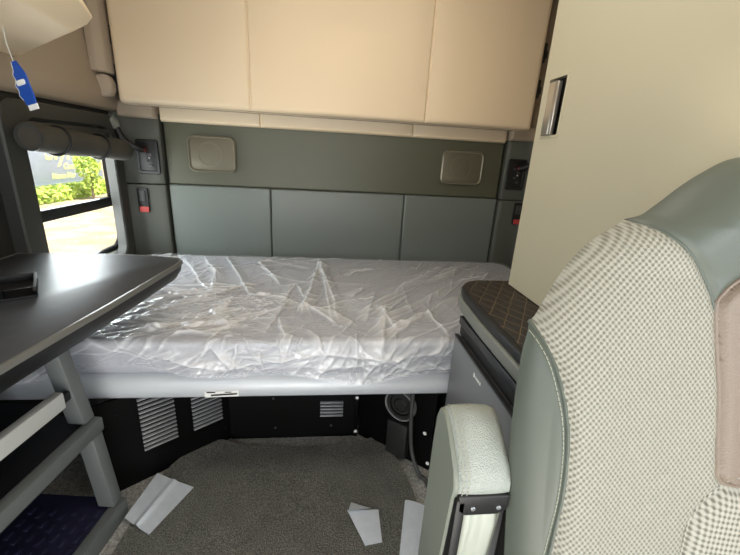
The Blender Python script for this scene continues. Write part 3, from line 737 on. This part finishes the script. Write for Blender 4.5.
# left panel, set at an angle
A, B = Vector((-.80, .955, 0)), Vector((-.372, 1.292, 0)); A0 = A.copy(); A = A + (B - A).normalized() * .12; pu = (B - A).normalized(); pn = Vector((pu.y, -pu.x, 0))
t = thing('access_panel', ((A + B) / 2), 'angled black panel with two grey louvre vents under the left of the bunk', 'panel', 'black panels under the bunk')
mk('panel_sheet', prism([A, B, B - pn * .012, A - pn * .012], (0, 0, .348)), 'blackpaint', t, smooth=False)
LV = [(.178, .108, 14, .338), (.341, .108, 12, .300)]
for sx_, w_, n_, zt in LV:
    louvres('louvre_vent', A + pu * sx_ + Vector((0, 0, zt)), pu, (0, 0, 1), pn, w_, n_, .0165, t)
for s_, z_ in ((.06, .3), (.405, .32), (.405, .06)): screw('bolt', A + pu * s_ + Vector((0, 0, z_)), pn, .006, 'blackpaint', t)
# back panel
t = thing('access_panel', (-.1, 1.29, 0), 'black back panel with one small louvre vent under the middle of the bunk', 'panel', 'black panels under the bunk')
mk('panel_sheet', box(-.370, .138, 1.285, 1.30, 0, .348), 'blackpaint', t, smooth=False)
louvres('louvre_vent', (.03, 1.285, .170), ux, uz, ny_, .092, 5, .0155, t)
mk('seam_strip', box(.122, .138, 1.281, 1.287, 0, .348), 'blackpaint', t, bevel=.002)
for x_, z_ in ((-.2, .19), (-.195, .05), (.03, .205), (.03, .055)): screw('bolt', (x_, 1.285, z_), ny_, .005, 'hose', t)
for z_ in (.186, .022): screw('bolt', (.131, 1.281, z_ + .004), ny_, .0068, 'white', t)
# right panel, angled towards the fridge
A, B = Vector((.146, 1.291, 0)), Vector((.395, 1.09, 0)); pu = (B - A).normalized(); pn = Vector((pu.y, -pu.x, 0))
B2 = Vector((.405, .80, 0))
t = thing('access_panel', ((A + B) / 2), 'black corner panel with round blower grille under the right of the bunk', 'panel', 'black panels under the bunk')
mk('panel_sheet', join(prism([A, B, B - pn * .012, A - pn * .012], (0, 0, .348))), 'blackpaint', t, smooth=False)
c_ = A + pu * .187 + Vector((0, 0, .240)) + pn * .001
bl = mk('blower_grille', join(annulus(c_, pn, .056, .044, .016), annulus(c_, pn, .040, .028, .012), disc(c_, pn, .026, .016, 24, .004)), 'darkbox', t)
mk('blower_ring', annulus(c_ + pn * .001, pn, .062, .058, .020), 'louvre', t)
screw('bolt', A + pu * .29 + Vector((0, 0, .155)), pn, .007, 'white', t); screw('bolt', A + pu * .315 + Vector((0, 0, .03)), pn, .007, 'white', t)
cb = A + pu * .190 + Vector((0, 0, .098)) + pn * .018
bx = mk('control_box', obb(cb, (pu, (0, 0, 1), pn), (.042, .074, .016)), 'darkbox', bevel=.004)
tag(bx, 'small dark control box mounted below the round blower grille', 'box')
hs = mk('hose', tube(smooth_path([(.312, 1.112, .345), (.312, 1.10, .22), (.322, 1.085, .10), (.346, 1.05, .03), (.372, 1.03, .009), (.38, .9, .008)]), .0075, 10), 'hose')
tag(hs, 'thin dark grey hose running down from the bunk to the floor beside the fridge', 'hose')

# ------------------------------------------------------------------ floor things
rug_o = [(-.61, .25), (-.60, .6), (-.585, .90), (-.575, 1.02), (-.545, 1.14), (-.47, 1.225), (-.40, 1.262), (-.30, 1.235), (-.1, 1.222), (.10, 1.228), (.19, 1.250), (.225, 1.262), (.25, 1.235), (.275, 1.16), (.305, 1.05), (.318, .95), (.325, .80), (.33, .25)]
rl = [(p.x, p.y) for p in smooth_path([(a, b, 0) for a, b in rug_o], 4)]
nr = 16; cxr, cyr = -.12, .75; V, F = [], []
for k in range(nr + 1):
    f = k / nr
    for a, b in rl:
        x, y = cxr + (a - cxr) * f, cyr + (b - cyr) * f
        z = .0095 + .0012 * math.sin(x * 11 + y * 6) + .001 * math.sin(y * 17)
        if f > .9: z += ((f - .9) / .1) ** 2 * (.012 * max(0, (b - 1.0) / .26) * min(1, ((a + .1) / .3) ** 2) + .003 * math.sin(a * 22))
        V.append((x, y, max(z, .004)))
n = len(rl)
for k in range(nr):
    for j in range(n): F.append((k * n + j, k * n + (j + 1) % n, (k + 1) * n + (j + 1) % n, (k + 1) * n + j))
k = len(V)
for a, b in rl: V.append((a, b, 0.0005))
for j in range(n): F.append((nr * n + j, nr * n + (j + 1) % n, k + (j + 1) % n, k + j))
F.append(tuple(range(k + n - 1, k - 1, -1)))
rg = mk('floor_rug', (V, F), 'rug', angle=60); tag(rg, 'dark grey loop pile rug with curled edges covering the floor', 'rug')
def sheet(name, quad, m, zf, nx=14, ny=14, label=''):
    a, b, c_, d = [Vector(p) for p in quad]; V, F = [], []
    for j in range(ny + 1):
        for i in range(nx + 1):
            s_, q = i / nx, j / ny
            p = (a * (1 - s_) + b * s_) * (1 - q) + (d * (1 - s_) + c_ * s_) * q
            V.append((p.x, p.y, p.z + zf(s_, q)))
    for j in range(ny):
        for i in range(nx): k = j * (nx + 1) + i; F.append((k, k + 1, k + nx + 2, k + nx + 1))
    n = len(V); V += [(x, y, z - .0012) for x, y, z in V]
    F += [tuple(n + i for i in reversed(f)) for f in F[:]]
    o = mk(name, (V, F), m, angle=50); tag(o, label, 'paper', 'papers on the floor'); return o
Z0 = .0115
sheet('paper_sheet', [(-.604, .936, Z0), (-.510, .880, Z0), (-.436, 1.044, Z0), (-.578, 1.106, Z0)], 'paper', lambda s, q: .003 + .010 * math.exp(-((s - .48) / .06) ** 2) * (1 - .4 * q) + .012 * max(0, .45 - s) * q + .014 * q * max(0, s - .5) * 0 + (.012 * max(0, .42 - s) * (1 - q)), 20, 14, 'creased white paper sheet on the floor beside the step unit')
sheet('paper_sheet', [(.130, .808, Z0), (.182, .815, Z0), (.184, .925, Z0), (.080, .915, Z0)], 'paper', lambda s, q: .002 + .02 * q * (1 - s) * .8, 12, 12, 'small folded white paper scrap lying mid-rug')
sheet('paper_sheet', [(.083, .905, Z0 + .016), (.158, .918, Z0 + .006), (.125, .935, Z0 + .012), (.095, .952, Z0 + .008)], 'paper', lambda s, q: .012 * (1 - q), 8, 8, 'turned-up white paper flap at the top of the folded scrap')
sheet('paper_sheet', [(.212, .72, Z0), (.318, .72, Z0), (.358, .925, Z0), (.279, .955, Z0)], 'paper', lambda s, q: .003 + .006 * math.sin(s * PI * 1.5) * (1 - .3 * q) + .008 * max(0, q - .85) * s, 14, 14, 'long white paper strip on the floor next to the seat armrest')

# ------------------------------------------------------------------ fridge, counter and mat
FX, FY1 = .405, 1.035
t = thing('fridge', (.75, .84, 0), 'charcoal built-in fridge with black handle recess under the counter', 'fridge')
mk('fridge_body', box(FX + .02, 1.10, .62, FY1, .0, .672), 'fridgeblack', t, bevel=.004)
dr = mk('fridge_door', box(FX, FX + .03, .63, FY1 + .002, .03, .596), 'fridge', t, bevel=.005, seg=3)
mk('handle_recess', join(box(FX + .016, FX + .03, .63, FY1, .602, .638)), 'fridgeblack', t, smooth=False)
mk('top_rail', box(FX + .008, FX + .03, .63, FY1, .638, .664), 'fridgerail', t, bevel=.003)
mk('door_lip', box(FX - .002, FX + .012, .63, FY1, .596, .602), 'fridgerail', t, bevel=.002)
nyv = (0, -1, 0); nfx = (-1, 0, 0)
mk('logo', join(text_geo('B', .017, (FX - .0006, .853, .566), nyv, uz, nfx, .0005, 0, .0008), text_geo('Indel B', .0125, (FX - .0006, .826, .566), nyv, uz, nfx, .0005, 0, .0003)), 'white', dr)
cpoly = [(.392, .62), (.392, .85), (.399, 1.0), (.411, 1.06), (.44, 1.10), (.48, 1.118), (1.12, 1.118), (1.12, .62)]
ct = mk('counter', prism([(a, b, .688) for a, b in cpoly], (0, 0, .038)), 'counter', bevel=.008, seg=3)
tag(ct, 'grey rounded counter slab on top of the fridge', 'counter')
mp_ = [(.395, .625), (.395, .85), (.402, .998), (.414, 1.055), (.442, 1.094), (.48, 1.112), (1.11, 1.112), (1.11, .625)]
t = mk('quilted_mat', prism([(a, b, .7262) for a, b in mp_], (0, 0, .030)), 'black', bevel=.008, seg=3)
tag(t, 'dark brown quilted mat lying on the grey counter beside the cabinet', 'mat')
q0 = inset(mp_, .012)
mk('quilted_top', prism([(a, b, .7555) for a, b in q0], (0, 0, .003)), 'quilt', t, bevel=.0015)
mk('fridge_plinth', box(.44, 1.08, .66, 1.02, .672, .688), 'fridgeblack', ct, smooth=False)

# ------------------------------------------------------------------ tall cabinet
CX, CY0, CY1, CZ0, CZ1 = .565, .4925, 1.058, .762, 1.97
t = thing('wardrobe_cabinet', (.85, .8, CZ0), 'tall cream cabinet with a flush metal latch standing over the counter', 'cabinet')
HY0, HY1, HZ0, HZ1 = .949, 1.030, 1.192, 1.333
d = .02
gs = [box(CX, CX + d, CY0, HY0, CZ0, CZ1), box(CX, CX + d, HY1, CY1, CZ0, CZ1), box(CX, CX + d, HY0, HY1, CZ0, HZ0), box(CX, CX + d, HY0, HY1, HZ1, CZ1)]
mk('cabinet_door', join(*gs), 'cabinet', t, smooth=False)
mk('cabinet_body', box(CX + d + .022, 1.14, CY0, CY1 - .004, CZ0, CZ1), 'cabinet', t, smooth=False)
lt = mk('latch_pocket', box(CX + d, CX + d + .022, HY0 - .01, HY1 + .01, HZ0 - .01, HZ1 + .01), 'black', t, smooth=False)
mk('latch_bezel', ring((CX, (HY0 + HY1) / 2, (HZ0 + HZ1) / 2), (0, 1, 0), uz, nfx, HY1 - HY0 + .006, HZ1 - HZ0 + .006, .006, HY1 - HY0 - .006, HZ1 - HZ0 - .006, .004, .002), 'cabinet', lt)
pz0, pz1 = HZ0 + .004, HZ1 - .012
mk('latch_paddle', prism([(CX + .002, HY1 - .004, pz0), (CX - .007, HY1 - .012, pz0), (CX - .010, HY0 + .034, pz0), (CX - .006, HY0 + .026, pz0), (CX + .004, HY0 + .026, pz0)], (0, 0, pz1 - pz0)), 'metal', lt, bevel=.0015)

# ------------------------------------------------------------------ seat
XC = .56
t = thing('truck_seat', (XC, .3, 0), 'sage leather truck seat with woven cloth backrest in the right foreground', 'seat')
half = [(.255, .36), (.254, .48), (.253, .604), (.252, .751), (.259, .858), (.270, .911), (.289, .95), (.314, .99), (.347, 1.029), (.388, 1.056), (.417, 1.068), (.445, 1.087), (.473, 1.108), (.501, 1.126), (.53, 1.140), (.56, 1.147)]
hp = [(p.x, p.z) for p in smooth_path([(a, 0, b) for a, b in half], 6)]
loop = hp + [(2 * XC - a, b) for a, b in hp[-2::-1]]
bot = [(2 * XC - .255 - k * (2 * (XC - .255)) / 30, .36) for k in range(1, 30)]
loop = np.array(loop + bot)
cl = np.vstack([loop, loop[:1]]); cs_ = np.concatenate([[0], np.cumsum(np.hypot(*np.diff(cl, axis=0).T))])
nl = 700; tq = np.linspace(0, cs_[-1], nl, endpoint=False)
loop = np.stack([np.interp(tq, cs_, cl[:, 0]), np.interp(tq, cs_, cl[:, 1])], 1)
cen = np.stack([XC + (loop[:, 0] - XC) * .0, np.clip(loop[:, 1] * .85 + .06, .45, .98)], 1)
nrg = 130; sv = np.sin(np.linspace(0, PI / 2, nrg)) ** .85
pts = cen[None] + (loop - cen)[None] * sv[:, None, None]           # [ring, j, (x,z)]
pts = pts.reshape(-1, 2)
# seams (front view) for the left half, mirrored
def mir(l): return l + [(2 * XC - a, b) for a, b in reversed(l)]
seam = [(.262, .36), (.276, .5), (.294, .659), (.302, .728), (.304, .791), (.299, .84), (.287, .888), (.267, .929), (.252, .955)]
head = [(.325, 1.050), (.345, 1.056), (.370, 1.060), (.408, 1.052), (.443, 1.026), (.472, .991), (.488, .955), (.489, .94), (.504, .848), (.511, .758)]
tanl = [(.560, 1.008), (.535, 1.003), (.514, .994), (.497, .980), (.488, .962), (.495, .905), (.504, .848), (.511, .758), (.515, .744), (.526, .735), (.56, .730)]
lumb = [(.466, .36), (.466, .58), (.470, .640), (.478, .687), (.501, .719), (.53, .738), (.56, .745)]
def dens(l, n=10): return [(p.x, p.z) for p in smooth_path([(a, 0, b) for a, b in l], n)]
seam, head, tanl, lumb = dens(seam), dens(head[:8]), dens(tanl), dens(lumb)
def region(pp):
    """0 leather bolster, 1 cloth, 2 headrest, 3 tan strip, 4 ribbed lumbar"""
    x = np.where(pp[:, 0] > XC, 2 * XC - pp[:, 0], pp[:, 0]); z = pp[:, 1]
    sx = np.interp(z, [b for a, b in seam], [a for a, b in seam]); r = np.where((x < sx) & (z < .955), 0, 1)
    hx = [a for a, b in head]; hz = [b for a, b in head]
    r = np.where((x >= .325) & (x < hx[-1]) & (z > np.interp(x, hx, hz)), 2, r)
    r = np.where((x >= hx[-1]) & (z > .93), 2, r)
    tz = np.array([b for a, b in tanl]); tx = np.array([a for a, b in tanl])
    r = np.where((z < 1.008) & (z > .73) & (x > np.interp(z, tz[::-1], tx[::-1])), 3, r)
    lz = np.array([b for a, b in lumb]); lx = np.array([a for a, b in lumb])
    r = np.where((z < .745) & (x > np.interp(z, lz, lx)) & (r != 3), 4, r)
    return r
def polyd(pp, l):
    """nearest point and distance to a seam (both sides)"""
    x = np.where(pp[:, 0] > XC, 2 * XC - pp[:, 0], pp[:, 0]); best = np.full(len(pp), 9.); near = pp.copy()
    for i in range(len(l) - 1):
        ax, az = l[i]; dx, dz = l[i + 1][0] - ax, l[i + 1][1] - az; l2 = dx * dx + dz * dz + 1e-12
        q = np.clip(((x - ax) * dx + (pp[:, 1] - az) * dz) / l2, 0, 1); qx, qz = ax + q * dx, az + q * dz
        d_ = np.hypot(x - qx, pp[:, 1] - qz); m_ = d_ < best
        best = np.where(m_, d_, best); near[m_, 0] = np.where(pp[m_, 0] > XC, 2 * XC - qx[m_], qx[m_]); near[m_, 1] = qz[m_]
    return best, near
SEAMS = [seam, head, tanl, lumb]
for l in SEAMS:
    d_, near = polyd(pts, l)
    cell = .0026
    m_ = d_ < cell; m_[-nl:] = False
    pts[m_] = near[m_]
dall = np.min([polyd(pts, l)[0] for l in SEAMS], 0)
sq = np.repeat(sv, nl)
xn = np.abs(pts[:, 0] - XC)
front = .145 + .25 * pts[:, 1]
rounding = .058 * (1 - np.sqrt(np.clip(1 - np.clip((sq - .62) / .38, 0, 1) ** 2.2, 0, 1)))
wing = -.018 * np.clip((xn - .17) / .10, 0, 1) ** 2 * np.clip((.98 - pts[:, 1]) / .1, 0, 1) * np.clip((.9 - sq) / .2, 0, 1)
headb = -.012 * np.clip((pts[:, 1] - 1.0) / .06, 0, 1)
groove = .0055 * np.exp(-(dall / .006) ** 2)
tanraise = np.where(region(pts) == 3, -.004 * np.clip(dall / .006, 0, 1), 0) + np.where(region(pts) == 4, -.006 * np.clip(dall / .02, 0, 1), 0)
yv_ = front + rounding + wing + headb + groove + tanraise
V3 = np.stack([pts[:, 0], yv_, pts[:, 1]], 1)
faces = [(k * nl + j, k * nl + (j + 1) % nl, (k + 1) * nl + (j + 1) % nl, (k + 1) * nl + j) for k in range(nrg - 1) for j in range(nl)]
fa = np.array(faces); cent = pts[fa].mean(1); reg = region(cent)
bodyp = None
def sub(sel):
    ids = np.unique(fa[sel]); mp2 = {int(v): i for i, v in enumerate(ids)}
    return [tuple(V3[v]) for v in ids], [tuple(mp2[int(q)] for q in f) for f in fa[sel]]
# backrest body: the shell behind the upholstery
ins = np.stack([XC + (loop[:, 0] - XC) * .93, .36 + (loop[:, 1] - .36) * .965], 1)
def YL(a, off): return [(float(x), float(.145 + .25 * z + off), float(z)) for x, z in a]
ins0 = np.stack([XC + (loop[:, 0] - XC) * .985, .36 + (loop[:, 1] - .36) * .99], 1)
mk('back_shell', loft([YL(ins0, .055), YL(ins0, .060), YL(ins, .066), YL(np.stack([XC + (loop[:, 0] - XC) * .8, .40 + (loop[:, 1] - .36) * .88], 1), .066)], False), 'leather', t)
for rid, nm, m_, lb in ((0, 'side_bolster', 'leather', None), (1, 'cloth_insert', 'weave', 'pale woven cloth insert'), (2, 'headrest', 'leather', None), (3, 'centre_strip', 'tan', 'tan leather strip'), (4, 'lumbar_insert', 'weave2', 'pale ribbed cloth insert')):
    if rid == 0:
        for sgn in (-1, 1):
            p_ = mk(nm, sub((reg == 0) & ((cent[:, 0] - XC) * sgn > 0)), m_, t, angle=180)
    else:
        p_ = mk(nm, sub(reg == rid), m_, t, angle=180)
        if lb: p_['label'] = lb
# piping along the seams and stitches on the leather beside them
def surf(x, z):
    d_ = (V3[:, 0] - x) ** 2 + (V3[:, 2] - z) ** 2; k_ = np.argpartition(d_, 6)[:6]; w_ = 1 / (d_[k_] + 1e-7)
    if d_.min() > 1.2e-5: return None
    return Vector((x, float((V3[k_, 1] * w_).sum() / w_.sum()), z))
def pipe(l, name, m_, r, step=1, off=.0):
    P = [q + Vector((0, -off, 0)) for q in (surf(a, b) for a, b in l[::step]) if q is not None]
    Q = [P[0]]
    for p in P[1:]:
        if (p - Q[-1]).length > .002: Q.append(p)
    return mk(name, tube(Q, r, 8), m_, t)
for sgn in (-1, 1):
    f_ = lambda l: [(a if sgn < 0 else 2 * XC - a, b) for a, b in l]
    pipe(f_(seam), 'seam_piping', 'leather', .0026, 2)
    pipe(f_(head), 'seam_piping', 'leather', .0022, 2)
    pipe(f_(tanl), 'seam_piping', 'tan', .0028, 2, .0006)
    pipe(f_(lumb), 'seam_piping', 'weave2', .0016, 2)
def stitches(l, off, n, name):
    """short thread dashes that follow a seam at a small distance"""
    P = [Vector((a, 0, b)) for a, b in l]; cum = [0]
    for i in range(len(P) - 1): cum.append(cum[-1] + (P[i + 1] - P[i]).length)
    gs = []
    for i in range(n):
        s_ = cum[-1] * (i + .5) / n
        k = max(j for j in range(len(cum)) if cum[j] <= s_); k = min(k, len(P) - 2)
        dr_ = (P[k + 1] - P[k]).normalized(); p = P[k] + dr_ * (s_ - cum[k]); nm_ = Vector((-dr_.z, 0, dr_.x))
        a, b = p + nm_ * off - dr_ * .0022, p + nm_ * off + dr_ * .0022
        A_, B_ = surf(a.x, a.z), surf(b.x, b.z)
        if A_ is None or B_ is None or (A_ - B_).length < .0015: continue
        e_ = Vector((0, -.0008, 0)); gs.append(tube([A_ + e_, B_ + e_], .0006, 5))
    o = mk(name, join(*gs), 'thread', t); o['kind'] = 'stuff'; return o
stitches([q for q in seam if .5 < q[1] < .945], .0065, 75, 'stitching')
# cushion and pedestal below the frame
cu_pts = rrect(.54, .50, .08, 6)
def CL(k, z): return [(XC + a * k, .02 + b * k, z) for a, b in cu_pts]
mk('seat_cushion', loft([CL(.95, .26), CL(1, .28), CL(1, .36), CL(.97, .385), CL(.9, .395)]), 'leather', t, angle=60)
mk('pedestal', join(box(XC - .2, XC + .2, -.18, .25, .0, .05), box(XC - .16, XC + .16, -.14, .22, .05, .26)), 'seatplastic', t, bevel=.01)
for xa in (XC - .27, XC + .24): mk('recliner_bracket', box(xa, xa + .03, .2, .33, .28, .46), 'seatplastic', t, bevel=.006)
# raised armrest on the left side
ax0, ax1 = .173, .249
pf = [(.392, .30), (.382, .56), (.372, .69), (.369, .700), (.370, .712), (.378, .728), (.395, .744), (.415, .760), (.432, .770), (.448, .773), (.462, .766), (.470, .748), (.474, .70), (.476, .30)]
def AL(x, k): 
    cy_, cz_ = .425, .60
    return [(x, cy_ + (y - cy_) * k, cz_ + (z - cz_) * (1 - (1 - k) * .3)) for y, z in pf]
arm = mk('armrest', loft([AL(ax0, .94), AL(ax0 + .002, .975), AL(ax0 + .006, .992), AL(ax0 + .013, 1), AL(ax1 - .012, 1), AL(ax1 - .004, .985), AL(ax1, .95)]), 'leatherarm', t, angle=35)
capp = [q for q in pf[2:12]]
def CPL(x, g, k=0): return [(x, y - g * .6, z + g) for y, z in capp] + [(x, y + .006, z - .010) for y, z in reversed(capp)]
cap = mk('armrest_pad', loft([CPL(ax0 + .006, .001), CPL(ax0 + .012, .0055), CPL(ax0 + .03, .0085), CPL(ax1 - .03, .009), CPL(ax1 - .008, .0055), CPL(ax1 + .002, .000)]), 'leatherlt', arm, angle=60)
cap['label'] = 'pale grained leather pad'
for dx in (.010, .017):
    gs = []
    line = smooth_path([(ax0 + dx, y - .0045, z + .0062) for y, z in capp], 5)
    for i in range(0, len(line) - 2, 3): gs.append(tube([line[i] + Vector((0, -.001, .001)), line[i + 2] + Vector((0, -.001, .001))], .0007, 5))
    o_ = mk('stitching', join(*gs), 'thread', arm); o_['kind'] = 'stuff'
yf = .372
mk('black_collar', prism([(ax0 + .006, yf - .008, .672), (ax0 + .006, yf - .008, .699), (ax1 + .002, yf - .008, .697), (ax1 + .002, yf - .008, .672), (ax1 - .012, yf - .008, .664), (ax0 + .018, yf - .008, .664)], (0, .03, 0)), 'black', arm, bevel=.003, seg=3)
for x_ in (ax0 + .028, ax1 - .012): screw('screw', (x_, yf - .008, .677), ny_, .0034, 'steel', arm)
xs = np.linspace(ax0 + .017, ax1 - .004, 26)
def shell_row(z, yb):
    out = []
    for x in xs:
        f = (x - xs[0]) / (xs[-1] - xs[0])
        g = .007 * math.exp(-((f - .70) / .24) ** 4) + .0045 * math.exp(-((f - .14) / .14) ** 4)
        edge_ = .008 * (abs(2 * f - 1) ** 8)
        out.append((float(x), yb - g + edge_ - .004, z))
    return out
zr = np.linspace(.32, .668, 14); V, F = [], []
for z in zr: V += shell_row(float(z), .372 + (.69 - z) * .08 + (.0 if z < .64 else .006 * ((z - .64) / .028) ** 2))
nxs = len(xs)
for j in range(len(zr) - 1):
    for i in range(nxs - 1): F.append((j * nxs + i, j * nxs + i + 1, (j + 1) * nxs + i + 1, (j + 1) * nxs + i))
k = len(V); V += [(a, b + .02, c_) for a, b, c_ in V]
F += [tuple(k + q for q in reversed(f)) for f in F[:]]
brd = list(range(nxs)) + [j * nxs + nxs - 1 for j in range(1, len(zr))] + [(len(zr) - 1) * nxs + i for i in range(nxs - 2, -1, -1)] + [j * nxs for j in range(len(zr) - 2, 0, -1)]
for i in range(len(brd)): a, b = brd[i], brd[(i + 1) % len(brd)]; F.append((a, b, k + b, k + a))
cs = mk('cream_shell', (V, F), 'cream', arm); cs['label'] = 'cream plastic shell'
mk('shadow_gap', box(ax0 + .004, ax0 + .018, .364, .395, .31, .69), 'black', arm, bevel=.003)
mk('pivot', tube([(ax1 - .01, .43, .38), (ax1 + .06, .40, .38)], .03, 20), 'seatplastic', t)

# ------------------------------------------------------------------ light
wld = bpy.data.worlds.new('world'); SC.world = wld; wld.use_nodes = True
nt = wld.node_tree; bg = nt.nodes['Background']
bg.inputs['Color'].default_value = (.86, .93, 1.0, 1); bg.inputs['Strength'].default_value = 1.6
sun = bpy.data.lights.new('sun', 'SUN'); sun.energy = 13; sun.angle = math.radians(1.5); sun.color = (1, .95, .86)
so = bpy.data.objects.new('sun', sun); COL.objects.link(so)
so.rotation_euler = Vector((-.45, .30, -.84)).to_track_quat('-Z', 'Y').to_euler()
def area(name, loc, d, sx, sy, e, col):
    l = bpy.data.lights.new(name, 'AREA'); l.shape = 'RECTANGLE'; l.size = sx; l.size_y = sy; l.energy = e; l.color = col
    ob = bpy.data.objects.new(name, l); COL.objects.link(ob); ob.location = loc
    ob.rotation_euler = Vector(d).to_track_quat('-Z', 'Z').to_euler(); return ob
area('front_daylight', (.0, -4.2, .25), (0, 1, .12), 2.6, 2.0, 54, (.97, .99, 1))
area('added_floor_fill', (.0, -.8, .06), (.02, .62, 1), 1.5, .7, 36, (1, .95, .86))  # added upward fill from the floor behind the camera, no real source
area('door_window_daylight', (-1.03, -.47, 1.0), (1, .25, -.05),   .8, 1.0, 17, (.84, .93, 1))
area('door_window_daylight', (1.13, -.47, 1.0), (-1, .25, -.05), .8, 1.0, 16, (.84, .93, 1))
area('sleeper_window_daylight', (-1.13, 1.75, .80), (1, -.12, -.08), .62, .42, 12.0, (.93, .97, 1))
def spot(name, loc, to, e, ang, blend, col, r=.05):
    l = bpy.data.lights.new(name, 'SPOT'); l.energy = e; l.spot_size = math.radians(ang); l.spot_blend = blend; l.color = col; l.shadow_soft_size = r
    ob = bpy.data.objects.new(name, l); COL.objects.link(ob); ob.location = loc
    ob.rotation_euler = (Vector(to) - Vector(loc)).to_track_quat('-Z', 'Y').to_euler()
spot('added_bunk_spot', (.05, .35, 1.93), (.26, 1.97, 1.38), 18, 64, 1, (1, .80, .53))  # added spot standing in for warm bounced light on the upper bunk
area('added_top_fill', (.05, .82, 1.985), (0, .12, -1), .7, .6, 10, (1, .97, .9))  # added overhead fill for mattress and rug; the ceiling has no opening
spot('added_patch_spot', (-.25, -.6, 1.75), (.565, .36, 1.24), 26, 12, .35, (1, .88, .68))  # added spot imitating a patch of sun on the cabinet

SC.view_settings.view_transform = 'Standard'; SC.view_settings.look = 'None'
SC.view_settings.gamma = 1; SC.view_settings.use_curve_mapping = False
SC.view_settings.exposure = -0.18
